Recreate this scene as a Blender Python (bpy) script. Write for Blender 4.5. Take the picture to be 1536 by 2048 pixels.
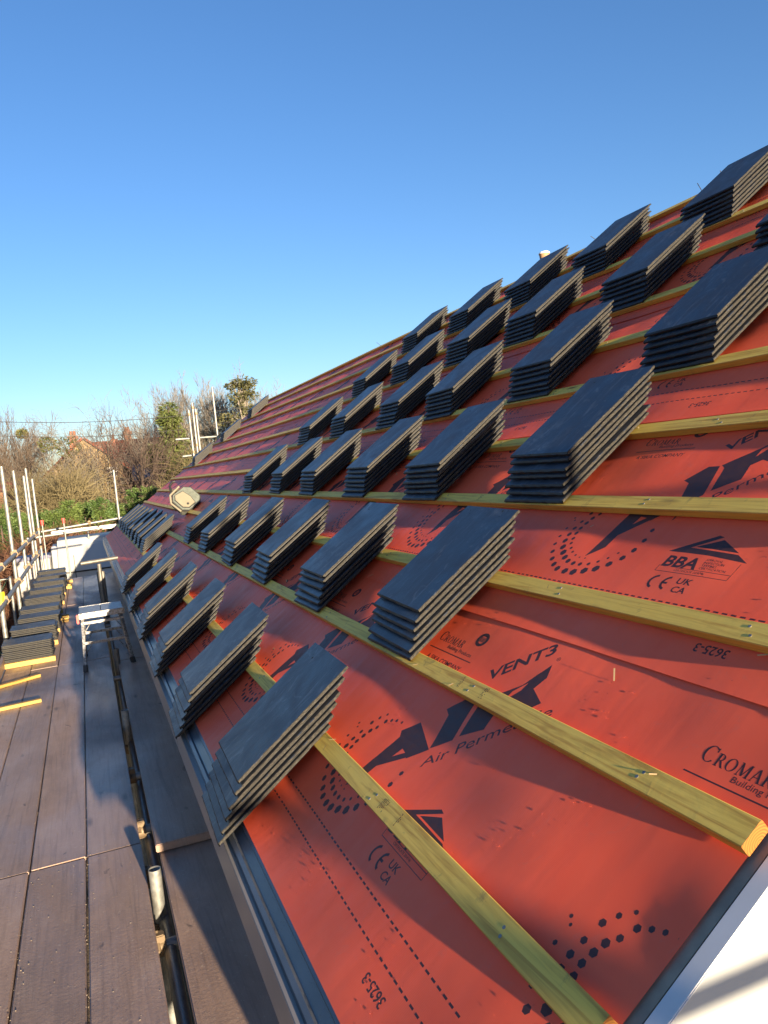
import bpy, bmesh, math, random
from mathutils import Vector, Matrix
random.seed(7)
C = bpy.context.scene.collection
scene = bpy.context.scene
for o in list(bpy.data.objects): bpy.data.objects.remove(o)

# ------------------------------------------------------------------ camera
EYE = 3.75                       # camera height above the ground
def nz(v): v = Vector(v); v.normalize(); return v
F = 1546.0
VY = nz((165-768, 1024-976, -F))
S0 = nz((4290, 4074, -F)); SC = nz(S0 - VY*S0.dot(VY)); NC = SC.cross(VY)
TH = math.radians(35)
UC = math.sin(TH)*SC + math.cos(TH)*NC; HC = math.cos(TH)*SC - math.sin(TH)*NC
cam_d = bpy.data.cameras.new('camera'); cam = bpy.data.objects.new('camera', cam_d); C.objects.link(cam)
rot = Matrix((HC, VY, UC))
cam.matrix_world = Matrix.Translation((0, 0, EYE)) @ rot.to_4x4()
cam_d.sensor_fit = 'VERTICAL'; cam_d.sensor_height = 36; cam_d.lens = F/2048*36
cam_d.clip_start = 0.05; cam_d.clip_end = 2000
scene.camera = cam
def at(px, py, Y):               # a point of the place seen in that direction, Y metres along the eaves
    r = rot @ Vector((px-768, 1024-py, -F)); k = Y/r.y
    return Vector((r.x*k, Y, EYE + r.z*k))

# ------------------------------------------------------------------ sky and sun
SUN_E = math.radians(7.8)
sund = nz((0.110*math.cos(SUN_E), -math.cos(SUN_E), math.sin(SUN_E)))
w = bpy.data.worlds.new('World'); scene.world = w; w.use_nodes = True
nt = w.node_tree; bg = nt.nodes['Background']
sky = nt.nodes.new('ShaderNodeTexSky'); sky.sky_type = 'NISHITA'; sky.sun_disc = False
sky.sun_elevation = SUN_E; sky.sun_rotation = math.radians(174.0)
sky.altitude = 50; sky.air_density = 1.0; sky.dust_density = 0.35; sky.ozone_density = 3.4
hs = nt.nodes.new('ShaderNodeHueSaturation'); hs.inputs['Saturation'].default_value = 1.08; wb = nt.nodes.new('ShaderNodeMix'); wb.data_type = 'RGBA'; wb.blend_type = 'MULTIPLY'; wb.inputs[0].default_value = 1; wb.inputs[7].default_value = (1.04, .905, .98, 1)
nt.links.new(sky.outputs[0], hs.inputs['Color']); nt.links.new(hs.outputs[0], wb.inputs[6]); nt.links.new(wb.outputs[2], bg.inputs[0]); bg.inputs[1].default_value = 0.073
ld = bpy.data.lights.new('sun', 'SUN'); ld.energy = 5.0; ld.angle = math.radians(0.6); ld.color = (1, .80, .55)
lo = bpy.data.objects.new('sun', ld); C.objects.link(lo)
lo.rotation_euler = sund.to_track_quat('Z', 'Y').to_euler(); lo.location = (0, -20, 20)
scene.view_settings.view_transform = 'Standard'; scene.view_settings.look = 'None'
scene.view_settings.exposure = 1.9; scene.view_settings.gamma = 1.0

# ------------------------------------------------------------------ materials
def mat(name, base=(.5, .5, .5), rough=.6, metal=0.0, spec=.5):
    m = bpy.data.materials.new(name); m.use_nodes = True
    b = m.node_tree.nodes['Principled BSDF']
    b.inputs['Base Color'].default_value = (*base, 1); b.inputs['Roughness'].default_value = rough
    b.inputs['Metallic'].default_value = metal; b.inputs['Specular IOR Level'].default_value = spec
    return m
class NT:
    def __init__(s, m): s.m = m; s.t = m.node_tree; s.n = s.t.nodes; s.b = s.n['Principled BSDF']
    def add(s, k, **kw):
        n = s.n.new(k)
        for a, v in kw.items(): setattr(n, a, v)
        return n
    def co(s, scale=(1, 1, 1), kind='Object', rot=(0, 0, 0)):
        t = s.add('ShaderNodeTexCoord'); mp = s.add('ShaderNodeMapping'); mp.inputs['Scale'].default_value = scale
        mp.inputs['Rotation'].default_value = rot
        s.t.links.new(t.outputs[kind], mp.inputs[0]); return mp.outputs[0]
    def worldco(s, scale=(1, 1, 1)):
        t = s.add('ShaderNodeNewGeometry'); mp = s.add('ShaderNodeMapping'); mp.inputs['Scale'].default_value = scale
        s.t.links.new(t.outputs['Position'], mp.inputs[0]); return mp.outputs[0]
    def noise(s, co, scale=5, detail=4, rough=.55, dist=0):
        n = s.add('ShaderNodeTexNoise'); n.inputs['Scale'].default_value = scale; n.inputs['Detail'].default_value = detail
        n.inputs['Roughness'].default_value = rough; n.inputs['Distortion'].default_value = dist
        s.t.links.new(co, n.inputs['Vector']); return n.outputs['Fac']
    def ramp(s, fac, stops):
        r = s.add('ShaderNodeValToRGB'); e = r.color_ramp.elements
        while len(e) < len(stops): e.new(.5)
        for i, (p, c) in enumerate(stops):
            e[i].position = p; e[i].color = (*c, 1) if len(c) == 3 else c
        s.t.links.new(fac, r.inputs[0]); return r.outputs[0]
    def val(s, fac, a, b, lo=.3, hi=.7):
        n = s.add('ShaderNodeMapRange'); s.t.links.new(fac, n.inputs[0])
        n.inputs[1].default_value = lo; n.inputs[2].default_value = hi; n.inputs[3].default_value = a; n.inputs[4].default_value = b
        return n.outputs[0]
    def mix(s, fac, a, b, mode='MIX'):
        n = s.add('ShaderNodeMix', data_type='RGBA', blend_type=mode)
        for v, i in ((fac, 0), (a, 6), (b, 7)):
            if isinstance(v, (int, float)): n.inputs[i].default_value = v
            elif isinstance(v, tuple): n.inputs[i].default_value = (*v, 1)
            else: s.t.links.new(v, n.inputs[i])
        return n.outputs[2]
    def math(s, op, a, b=0.0):
        n = s.add('ShaderNodeMath', operation=op)
        for v, i in ((a, 0), (b, 1)):
            if isinstance(v, (int, float)): n.inputs[i].default_value = v
            else: s.t.links.new(v, n.inputs[i])
        return n.outputs[0]
    def rnd(s): return s.add('ShaderNodeObjectInfo').outputs['Random']
    def col(s, v): s.t.links.new(v, s.b.inputs['Base Color'])
    def rough(s, v): s.t.links.new(v, s.b.inputs['Roughness'])
    def bump(s, h, strength=.3, dist=.01, prev=None):
        n = s.add('ShaderNodeBump'); n.inputs['Strength'].default_value = strength; n.inputs['Distance'].default_value = dist
        s.t.links.new(h, n.inputs['Height'])
        if prev is not None: s.t.links.new(prev, n.inputs['Normal'])
        s.t.links.new(n.outputs[0], s.b.inputs['Normal']); return n.outputs[0]

M = {}
def m_membrane():
    m = mat('orange_membrane', (.6, .08, .045), .5, 0, .32); t = NT(m)
    co = t.co()
    n1 = t.noise(co, 2.2, 5, .6, .4); n2 = t.noise(t.co((3, 14, 3)), 2.0, 4, .6, .6)
    c = t.ramp(n1, [(.3, (.93, .100, .036)), (.7, (.96, .140, .06))])
    d = t.val(n2, 0, .14, .50, .75)
    c = t.mix(d, c, (.86, .14, .095))
    n4 = t.noise(t.co((2, 2, 2)), 6, 6, .7, 1.5)      # dusty scuffs from boots
    c = t.mix(t.val(n4, 0, .22, .60, .74), c, (.52, .21, .17))
    t.col(c); t.rough(t.val(n2, .42, .6))
    # woven grid and small creases
    wv = t.add('ShaderNodeTexWave', wave_type='BANDS', bands_direction='X'); wv.inputs['Scale'].default_value = 130
    wh = t.add('ShaderNodeTexWave', wave_type='BANDS', bands_direction='Y'); wh.inputs['Scale'].default_value = 130
    t.t.links.new(co, wv.inputs['Vector']); t.t.links.new(co, wh.inputs['Vector'])
    g = t.math('ADD', wv.outputs['Fac'], wh.outputs['Fac'])
    b1 = t.bump(g, .18, .0006)
    cr = t.noise(t.co((1.6, 9, 3), rot=(0, 0, .25)), 1.3, 3, .5, .25)
    b2 = t.bump(cr, .12, .010, b1)
    cr2 = t.noise(t.co((1, 1, 1)), 14, 4, .55, .2)
    t.bump(cr2, .16, .003, b2)
    return m
M['membrane'] = m_membrane()
def m_print():
    m = mat('black_print', (.05, .03, .035), .5, 0, .3); t = NT(m)
    n = t.noise(t.co(), 60, 3); t.col(t.ramp(n, [(.3, (.045, .020, .022)), (.75, (.085, .036, .034))])); t.rough(t.val(n, .42, .6)); return m
M['print'] = m_print()
def m_batten(name, c1, c2, c3, end=False):
    m = mat(name, c1, .65); t = NT(m)
    r = t.rnd(); off = t.add('ShaderNodeCombineXYZ'); t.t.links.new(t.math('MULTIPLY', r, 37.0), off.inputs[1])
    t.t.links.new(t.math('MULTIPLY', r, 11.0), off.inputs[0])
    tc = t.add('ShaderNodeTexCoord'); ad = t.add('ShaderNodeVectorMath', operation='ADD')
    t.t.links.new(tc.outputs['Object'], ad.inputs[0]); t.t.links.new(off.outputs[0], ad.inputs[1])
    def mp(sc):
        q = t.add('ShaderNodeMapping'); q.inputs['Scale'].default_value = sc; t.t.links.new(ad.outputs[0], q.inputs[0]); return q.outputs[0]
    n = t.noise(mp((1, .16, 1)), 9, 4, .6, .3)
    wv = t.noise(mp((1, .035, 1)), 95, 3, .6, .9); gr = t.noise(mp((1, .05, 1)), 30, 3, .5, 2.2)
    c = t.mix(n, c1, c2)
    c = t.mix(t.val(gr, 0, .75, .52, .66), c, c3)
    c = t.mix(t.val(wv, 0, .4, .45, .7), c, (c3[0]*.8, c3[1]*.8, c3[2]*.8))
    v = t.add('ShaderNodeTexVoronoi'); v.inputs['Scale'].default_value = 1; t.t.links.new(mp((13, 2.4, .01)), v.inputs['Vector'])
    kn = t.val(v.outputs['Distance'], .9, 0, .03, .13)
    c = t.mix(kn, c, (c3[0]*.35, c3[1]*.3, c3[2]*.4))
    st = t.noise(mp((1, 1, 1)), 14, 5, .7, .8)
    c = t.mix(t.val(st, 0, .6, .60, .76), c, (.07, .065, .045))
    t.col(c)
    t.bump(t.math('ADD', wv, st), .3, .0012)
    return m
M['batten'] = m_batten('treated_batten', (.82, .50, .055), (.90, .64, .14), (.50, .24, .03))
M['batten_side'] = m_batten('batten_bounce_side', (.60, .29, .035), (.68, .35, .05), (.36, .15, .02))  # down-slope faces: orange-brown wood with red bounce off the membrane painted in
M['timber'] = m_batten('pale_timber', (.40, .24, .05), (.46, .29, .07), (.26, .14, .02))
def m_endgrain():
    m = mat('end_grain', (.62, .33, .05), .8); t = NT(m)
    wv = t.add('ShaderNodeTexWave', wave_type='RINGS', rings_direction='Y'); wv.inputs['Scale'].default_value = 60; wv.inputs['Distortion'].default_value = 2
    t.t.links.new(t.co((1, 1, 1.3)), wv.inputs['Vector'])
    t.col(t.ramp(wv.outputs['Fac'], [(.2, (.19, .062, .006)), (.8, (.30, .115, .012))])); return m
M['endgrain'] = m_endgrain()
def m_slate_top():
    m = mat('slate_face', (.03, .034, .042), .45, 0, .5); t = NT(m)
    r = t.rnd(); off = t.add('ShaderNodeCombineXYZ'); t.t.links.new(t.math('MULTIPLY', r, 53.0), off.inputs[0]); t.t.links.new(t.math('MULTIPLY', r, 31.0), off.inputs[1])
    tc = t.add('ShaderNodeTexCoord'); ad = t.add('ShaderNodeVectorMath', operation='ADD')
    t.t.links.new(tc.outputs['Object'], ad.inputs[0]); t.t.links.new(off.outputs[0], ad.inputs[1])
    def mp(sc, rz=0):
        q = t.add('ShaderNodeMapping'); q.inputs['Scale'].default_value = sc; q.inputs['Rotation'].default_value = (0, 0, rz); t.t.links.new(ad.outputs[0], q.inputs[0]); return q.outputs[0]
    n = t.noise(mp((1, 1, 1)), 5, 6, .6, 1.2)
    c = t.ramp(n, [(.3, (.010, .015, .026)), (.7, (.024, .032, .050))])
    s = t.noise(mp((2.2, 16, 2), .12), 2.2, 5, .7, .9)
    c = t.mix(t.val(s, 0, .65, .57, .74), c, (.13, .15, .18))
    dv = t.math('MULTIPLY', t.val(t.noise(mp((1, 1, 1)), 2.2, 2), 0, 1, .5, .65), t.val(t.noise(mp((3, 3, 3)), 9, 6, .75, 1), 0, .6, .5, .72)); c = t.mix(dv, c, (.20, .21, .22))
    s2 = t.noise(mp((1.2, 1.2, 1), .7), 9, 3, .5, 2.5)
    c = t.mix(t.val(s2, 0, .3, .62, .70), c, (.14, .16, .18))
    t.col(c); t.rough(t.val(n, .34, .55))
    b = t.bump(t.noise(mp((3, 7, 3)), 6, 6, .65, .5), .35, .003)
    t.bump(t.noise(mp((1, 1, 1)), 160, 2), .15, .0006, b)
    return m
M['slate'] = m_slate_top()
def m_slate_edge():
    m = mat('slate_cut_edge', (.26, .22, .15), .85, 0, .2); t = NT(m)
    n = t.noise(t.co((1, 1, 3)), 90, 4, .7); t.col(t.ramp(n, [(.3, (.013, .013, .012)), (.52, (.038, .036, .031)), (.78, (.11, .102, .085))]))
    t.bump(n, .6, .002); return m
M['slate_edge'] = m_slate_edge()
M['slate_dark'] = mat('slate_black_edge', (.010, .011, .014), .55, 0, .4)
def m_board():
    m = mat('scaffold_board_wood', (.12, .09, .07), .5); t = NT(m)
    r = t.rnd(); off = t.add('ShaderNodeCombineXYZ'); t.t.links.new(t.math('MULTIPLY', r, 23.0), off.inputs[0]); t.t.links.new(t.math('MULTIPLY', r, 71.0), off.inputs[1])
    tc = t.add('ShaderNodeTexCoord'); ad = t.add('ShaderNodeVectorMath', operation='ADD')
    t.t.links.new(tc.outputs['Object'], ad.inputs[0]); t.t.links.new(off.outputs[0], ad.inputs[1])
    def mp(sc):
        q = t.add('ShaderNodeMapping'); q.inputs['Scale'].default_value = sc; t.t.links.new(ad.outputs[0], q.inputs[0]); return q.outputs[0]
    wv = t.noise(mp((1, .045, 1)), 26, 4, .6, 1.6)
    n = t.noise(mp((1, .5, 1)), 4, 6, .65, .5); g = t.noise(mp((30, .8, 1)), 3, 4, .7)
    c = t.ramp(n, [(.25, (.28, .185, .135)), (.55, (.36, .245, .185)), (.8, (.44, .32, .25))])
    c = t.mix(t.val(wv, 0, .38, .50, .66), c, (.13, .09, .07))
    c = t.mix(t.val(g, 0, .28, .5, .8), c, (.09, .065, .055))
    vk = t.add('ShaderNodeTexVoronoi'); vk.inputs['Scale'].default_value = 1; t.t.links.new(mp((6, 1.7, 1)), vk.inputs['Vector'])
    kn = t.val(vk.outputs['Distance'], 1, 0, .03, .12)
    c = t.mix(t.math('MULTIPLY', kn, .75), c, (.05, .035, .03))
    dn = t.noise(mp((1, .5, 1)), 15, 3, .5, .4)
    c = t.mix(t.val(dn, 0, .7, .68, .74), c, (.045, .035, .03))
    stn = t.noise(t.worldco((1, .5, 1)), 2.6, 5, .7, 1.0)
    c = t.mix(t.val(stn, 0, .35, .5, .72), c, (.12, .10, .095))
    d = t.noise(mp((1, 1, 1)), 55, 3, .7)
    c = t.mix(t.val(d, 0, .6, .60, .70), c, (.46, .37, .28))
    t.col(t.mix(t.math('MULTIPLY', r, .3), c, (.10, .08, .075)))
    wet = t.noise(t.worldco((1, .35, 1)), 1.6, 4, .6, .8)
    t.rough(t.val(wet, .32, .66, .38, .62))
    b = t.bump(t.math('ADD', wv, g), .4, .002)
    t.bump(t.noise(mp((1, 1, 1)), 70, 4, .7), .5, .0022, b)
    return m
M['board'] = m_board()
def m_steel():
    m = mat('galvanised_steel', (.42, .42, .38), .42, .55); t = NT(m)
    n = t.noise(t.co(), 18, 5, .65); c = t.ramp(n, [(.3, (.15, .15, .14)), (.6, (.26, .265, .25)), (.8, (.36, .36, .33))])
    n2 = t.noise(t.co((1, 1, .4)), 7, 5, .7); c = t.mix(t.val(n2, 0, .7, .62, .74), c, (.20, .10, .05))
    t.col(c); t.rough(t.val(n, .35, .6)); t.bump(n, .1, .001); return m
M['steel'] = m_steel()
M['rusty'] = mat('rusty_coupler', (.16, .115, .07), .6, .4)
def m_alu():
    m = mat('splashed_aluminium', (.6, .6, .6), .4, .5); t = NT(m); n = t.noise(t.co(), 60, 5, .7)
    t.col(t.ramp(n, [(.40, (.09, .08, .07)), (.54, (.24, .24, .24)), (.8, (.34, .34, .34))])); return m
M['alu'] = m_alu()
def simple_noise(name, a, b, sc=8, rough=.6, metal=0, bump=0, lo=.3, hi=.7):
    m = mat(name, a, rough, metal); t = NT(m); n = t.noise(t.co(), sc, 5, .6); t.col(t.ramp(n, [(lo, a), (hi, b)]))
    if bump: t.bump(n, bump, .01)
    return m
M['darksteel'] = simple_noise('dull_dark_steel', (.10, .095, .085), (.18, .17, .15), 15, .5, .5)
M['grit'] = simple_noise('mortar_grit', (.16, .12, .09), (.34, .28, .2), 300, .9)
M['tray'] = simple_noise('dark_plastic_tray', (.075, .085, .10), (.11, .12, .14), 6, .33)
M['fascia'] = simple_noise('grey_fascia', (.20, .185, .17), (.25, .23, .21), 4, .35)
M['white'] = simple_noise('white_pvc', (.42, .44, .44), (.46, .48, .48), 3, .3)
M['trim_blue'] = simple_noise('pvc_top_edge', (.58, .58, .58), (.64, .64, .64), 10, .35)
M['oldtimber'] = simple_noise('grey_brown_timber', (.25, .20, .15), (.36, .30, .22), 20, .7)
M['render'] = simple_noise('pale_render', (.5, .46, .40), (.58, .54, .47), 4, .8, 0, .2)
M['black'] = mat('black_rubber', (.02, .02, .02), .6)
M['red'] = mat('red_plastic', (.6, .05, .03), .45)
M['redcap'] = mat('red_cap', (.75, .07, .06), .5)
M['yellow'] = mat('yellow_foam', (.85, .60, .02), .6)
M['vanwhite'] = simple_noise('van_paint', (.40, .41, .41), (.45, .46, .45), 2, .3)
M['vanglass'] = mat('dark_glass', (.02, .025, .03), .08)
M['card'] = simple_noise('brown_card', (.30, .17, .08), (.36, .22, .11), 20, .7)
M['lid'] = mat('white_lid', (.75, .74, .70), .4)
M['green'] = mat('green_netting', (.05, .11, .06), .6)
M['navy'] = mat('navy_plastic', (.03, .035, .10), .45)
M['lampbody'] = simple_noise('olive_grey_plastic', (.08, .095, .08), (.14, .155, .13), 30, .5)
M['lampface'] = simple_noise('cream_panel', (.17, .155, .11), (.22, .20, .145), 12, .35)
M['bark'] = simple_noise('bark', (.10, .075, .055), (.17, .13, .10), 9, .9)
M['birchbark'] = simple_noise('pale_bark', (.14, .125, .10), (.24, .21, .175), 6, .85)
M['darkbark'] = simple_noise('dark_bark', (.055, .038, .03), (.10, .07, .055), 9, .9)
M['twig'] = simple_noise('tan_twigs', (.12, .095, .045), (.20, .165, .08), 1.2, .9)
M['bracken'] = simple_noise('dry_bracken', (.11, .048, .024), (.20, .095, .05), 1.5, .9)
def m_leaf(name, a, b):
    m = mat(name, a, .55, 0, .3); t = NT(m); n = t.noise(t.worldco(), 1.6, 4, .6); n2 = t.noise(t.worldco(), 14, 2)
    c = t.ramp(n, [(.32, a), (.68, b)]); t.col(t.mix(t.val(n2, 0, .5, .4, .7), c, (a[0]*.6, a[1]*.6, a[2]*.6))); return m
M['fir'] = m_leaf('fir_foliage', (.045, .09, .025), (.12, .16, .04))
M['ivy'] = m_leaf('ivy_foliage', (.045, .065, .02), (.11, .13, .035))
M['euc'] = m_leaf('olive_foliage', (.055, .06, .025), (.11, .105, .045))
M['mistletoe'] = m_leaf('mistletoe_foliage', (.07, .075, .018), (.11, .11, .03))
def m_brick(name, a, b, mortar, sc=1.0):
    m = mat(name, a, .85); t = NT(m); br = t.add('ShaderNodeTexBrick'); br.inputs['Scale'].default_value = sc
    br.inputs['Color1'].default_value = (*a, 1); br.inputs['Color2'].default_value = (*b, 1); br.inputs['Mortar'].default_value = (*mortar, 1)
    br.inputs['Brick Width'].default_value = .22; br.inputs['Row Height'].default_value = .075; br.inputs['Mortar Size'].default_value = .008
    tc = t.add('ShaderNodeTexCoord'); sp = t.add('ShaderNodeSeparateXYZ'); cb = t.add('ShaderNodeCombineXYZ')
    t.t.links.new(tc.outputs['Object'], sp.inputs[0])
    t.t.links.new(t.math('ADD', sp.outputs[0], sp.outputs[1]), cb.inputs[0]); t.t.links.new(sp.outputs[2], cb.inputs[1])
    t.t.links.new(cb.outputs[0], br.inputs['Vector'])
    n = t.noise(t.co(), 1.2, 5); t.col(t.mix(t.val(n, 0, .4), br.outputs['Color'], (a[0]*.6, a[1]*.55, a[2]*.5))); return m
M['brick'] = m_brick('red_brick', (.20, .065, .035), (.26, .10, .05), (.22, .17, .13))
M['stone'] = m_brick('yellow_stone', (.24, .16, .07), (.30, .21, .10), (.25, .19, .12), .6)
M['rooftile'] = m_brick('red_roof_tiles', (.19, .05, .028), (.26, .08, .042), (.08, .03, .02), .5)
def m_ground():
    m = mat('ground', (.1, .07, .04), .95); t = NT(m); n = t.noise(t.co(), .35, 8, .65)
    n2 = t.noise(t.co(), 9, 5, .7)
    c = t.ramp(n, [(.35, (.085, .055, .035)), (.52, (.12, .085, .05)), (.62, (.05, .07, .025))])
    t.col(t.mix(t.math('MULTIPLY', n2, .5), c, (.05, .035, .025))); t.bump(n2, .6, .05); return m
M['ground'] = m_ground()
M['shingle'] = simple_noise('gravel', (.05, .045, .04), (.16, .14, .12), 40, .9, 0, 1)
def m_drop():
    m = mat('water', (.9, .9, .9), .03); b = m.node_tree.nodes['Principled BSDF']; b.inputs['Transmission Weight'].default_value = 1; b.inputs['IOR'].default_value = 1.33; return m
M['water'] = m_drop()
M['shaving'] = mat('wood_shaving', (.6, .42, .2), .7)

# ------------------------------------------------------------------ mesh helpers
class MB:
    def __init__(s): s.v = []; s.f = []; s.mi = []; s.sm = []
    def add(s, vs, fs, mi=0, smooth=False):
        b = len(s.v); s.v += [tuple(p) for p in vs]
        for f in fs: s.f.append([b+i for i in f]); s.mi.append(mi); s.sm.append(smooth)
    def box(s, a, b, mi=0, M4=None, ch=0.0):
        x0, y0, z0 = a; x1, y1, z1 = b
        if ch > 0:
            bm = bmesh.new(); bmesh.ops.create_cube(bm, size=1)
            for v in bm.verts: v.co = Vector(((x0+x1)/2+v.co.x*(x1-x0), (y0+y1)/2+v.co.y*(y1-y0), (z0+z1)/2+v.co.z*(z1-z0)))
            bmesh.ops.bevel(bm, geom=bm.edges[:], offset=ch, segments=2, affect='EDGES')
            vs = [v.co.copy() for v in bm.verts]; bm.verts.index_update(); fs = [[v.index for v in f.verts] for f in bm.faces]; bm.free()
        else:
            vs = [Vector(p) for p in ((x0, y0, z0), (x1, y0, z0), (x1, y1, z0), (x0, y1, z0), (x0, y0, z1), (x1, y0, z1), (x1, y1, z1), (x0, y1, z1))]
            fs = [(0, 3, 2, 1), (4, 5, 6, 7), (0, 1, 5, 4), (1, 2, 6, 5), (2, 3, 7, 6), (3, 0, 4, 7)]
        if M4 is not None: vs = [M4 @ p for p in vs]
        s.add(vs, fs, mi)
    def tube(s, p, q, r, r2=None, n=14, mi=0, cap=True, hollow=0.0):
        p = Vector(p); q = Vector(q); r2 = r if r2 is None else r2
        d = (q-p).normalized(); a = d.orthogonal().normalized(); b = d.cross(a)
        ring = lambda c, rr: [c+(a*math.cos(6.28319*i/n)+b*math.sin(6.28319*i/n))*rr for i in range(n)]
        s.add(ring(p, r)+ring(q, r2), [(i, (i+1) % n, n+(i+1) % n, n+i) for i in range(n)], mi, True)
        if hollow:
            L = min(.25, (q-p).length*.45)
            for c, rr, e in ((p, r, d*L), (q, r2, -d*L)):
                s.add(ring(c, rr)+ring(c, rr*hollow)+ring(c+e, rr*hollow), [(i, (i+1) % n, n+(i+1) % n, n+i) for i in range(n)]+[(n+i, n+(i+1) % n, 2*n+(i+1) % n, 2*n+i) for i in range(n)], mi, True)
        elif cap: s.add(ring(p, r), [list(range(n))[::-1]], mi); s.add(ring(q, r2), [list(range(n))], mi)
    def path(s, pts, rs, n=4, mi=0):
        rings = []
        for i, p in enumerate(pts):
            d = (pts[min(i+1, len(pts)-1)]-pts[max(i-1, 0)]).normalized(); a = d.cross(Vector((.13, .97, .2))).normalized(); b = d.cross(a)
            rings += [p+(a*math.cos(6.28319*k/n)+b*math.sin(6.28319*k/n))*rs[i] for k in range(n)]
        fs = [(i*n+k, i*n+(k+1) % n, (i+1)*n+(k+1) % n, (i+1)*n+k) for i in range(len(pts)-1) for k in range(n)]
        s.add(rings, fs, mi, True)
    def mesh(s, name, mats):
        me = bpy.data.meshes.new(name); me.from_pydata(s.v, [], s.f)
        for m in (mats if isinstance(mats, (list, tuple)) else [mats]): me.materials.append(m)
        me.polygons.foreach_set('material_index', s.mi); me.polygons.foreach_set('use_smooth', s.sm); me.update(); return me
    def build(s, name, mats, parent=None, matrix=None, loc=None):
        o = bpy.data.objects.new(name, s.mesh(name, mats)); C.objects.link(o)
        if parent is not None: o.parent = parent
        if matrix is not None: o.matrix_basis = matrix
        if loc is not None: o.location = loc
        return o
def tag(o, label=None, cat=None, group=None, kind=None):
    for k, v in (('label', label), ('category', cat), ('group', group), ('kind', kind)):
        if v: o[k] = v
    return o
def empty(name, loc=(0, 0, 0), rz=0, matrix=None):
    o = bpy.data.objects.new(name, None); C.objects.link(o); o.empty_display_size = .2
    if matrix is not None: o.matrix_basis = matrix
    else: o.location = loc; o.rotation_euler = (0, 0, rz)
    return o
ORD = ['topmost', 'second', 'third', 'fourth', 'fifth', 'sixth', 'seventh', 'eighth', 'ninth', 'tenth']

# roof frame: x up the slope (s), y along the eaves, z off the membrane (n)
MP = .98
Sv = Vector((math.cos(TH), 0, math.sin(TH))); Nv = Vector((-math.sin(TH), 0, math.cos(TH)))
ROOF = Matrix.Translation(Vector((0, 0, EYE)) - Nv*MP) @ Matrix(((Sv.x, 0, Nv.x), (0, 1, 0), (Sv.z, 0, Nv.z))).to_4x4()
def RT(s, y, n=0, rz=0, ry=0): return ROOF @ Matrix.Translation((s, y, n)) @ Matrix.Rotation(rz, 4, 'Z') @ Matrix.Rotation(ry, 4, 'Y')
Y0, Y1 = .83, 16.15; RIDGE = 3.77
GA = .3448                                    # batten gauge
def bat(k): return .024 + GA*k                # upper edge of batten k

# ------------------------------------------------------------------ ground
g = MB(); g.add([(-400, -150, 0), (400, -150, 0), (400, 700, 0), (-400, 700, 0)], [(0, 1, 2, 3)])
tag(g.build('ground', M['ground']), kind='structure')
DZ = EYE-1.61                                 # deck level

# ------------------------------------------------------------------ the house being roofed
house = tag(empty('house', (0, Y0, 0)), 'house under roofing work with grey eaves fascia and white bargeboard', 'house')
def hpart(mb, name, m): return mb.build(name, m, house, Matrix.Translation((0, -Y0, 0)))
def W(s, y, n): return (Matrix(ROOF) @ Vector((s, y, n)))
rx = W(RIDGE, 0, 0).x; rz_ = W(RIDGE, 0, 0).z; ex = .25
b = MB()                                       # walls with gables
wx = .42; wx2 = 2*rx-wx; wtop = EYE-1.17
prof = [(wx, 0), (wx2, 0), (wx2, wtop), (rx, rz_-.35), (wx, wtop)]
vs = [Vector((x, y, z)) for y in (Y0+.05, Y1-.06) for x, z in prof]
b.add(vs, [(0, 1, 2, 3, 4), (9, 8, 7, 6, 5)]+[(i, 5+i, 5+(i+1) % 5, (i+1) % 5) for i in range(5)])
hpart(b, 'wall', M['render'])
b = MB()                                       # roof deck under the membrane, both slopes
for sgn in (1, -1):
    pts = [W(-.30, Y0+.02, -.03), W(RIDGE, Y0+.02, -.03), W(RIDGE, Y1-.02, -.03), W(-.30, Y1-.02, -.03)]
    pts += [W(-.30, Y0+.02, -.055), W(RIDGE, Y0+.02, -.055), W(RIDGE, Y1-.02, -.055), W(-.30, Y1-.02, -.055)]
    if sgn < 0: pts = [Vector((2*rx-p.x+.004, p.y, p.z)) for p in pts]
    b.add(pts, [(0, 1, 2, 3), (4, 7, 6, 5), (0, 4, 5, 1), (1, 5, 6, 2), (2, 6, 7, 3), (3, 7, 4, 0)])
hpart(b, 'roof', M['oldtimber'])
y = Y0-.01
while y < Y1:                                  # fascia in lengths with a dark butt joint
    y2 = min(y+2.55, Y1-.02); b = MB(); b.box((.248, y+.004, EYE-1.150), (.266, y2-.004, EYE-1.030), ch=.0015); hpart(b, 'fascia_board', M['fascia']); y += 2.55
b = MB(); b.box((.262, Y0, EYE-1.15), (wx, Y1-.03, EYE-1.14)); hpart(b, 'soffit', M['fascia'])
y = Y0-.02; k = 0
while y < Y1:                                  # eaves tray in overlapping lengths
    y2 = min(y+1.52, Y1); b = MB(); dz = .0018*(k % 2)
    cs = [(-.24, -.014), (-.302, -.010), (-.306, -.004), (-.318, -.004), (-.322, -.011), (-.350, -.014), (-.354, -.007), (-.366, -.007), (-.372, -.014), (-.384, -.030), (-.380, -.033), (-.368, -.02), (-.24, -.02)]
    vs = [(s_, yy, n_+dz) for yy in (y, y2) for s_, n_ in cs]; n = len(cs)
    b.add(vs, [(i, (i+1) % n, n+(i+1) % n, n+i) for i in range(n)]+[list(range(n))[::-1], list(range(n, 2*n))])
    b.build('eaves_tray', M['tray'], house, Matrix.Translation((0, -Y0, 0)) @ ROOF); y += 1.49; k += 1
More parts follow.
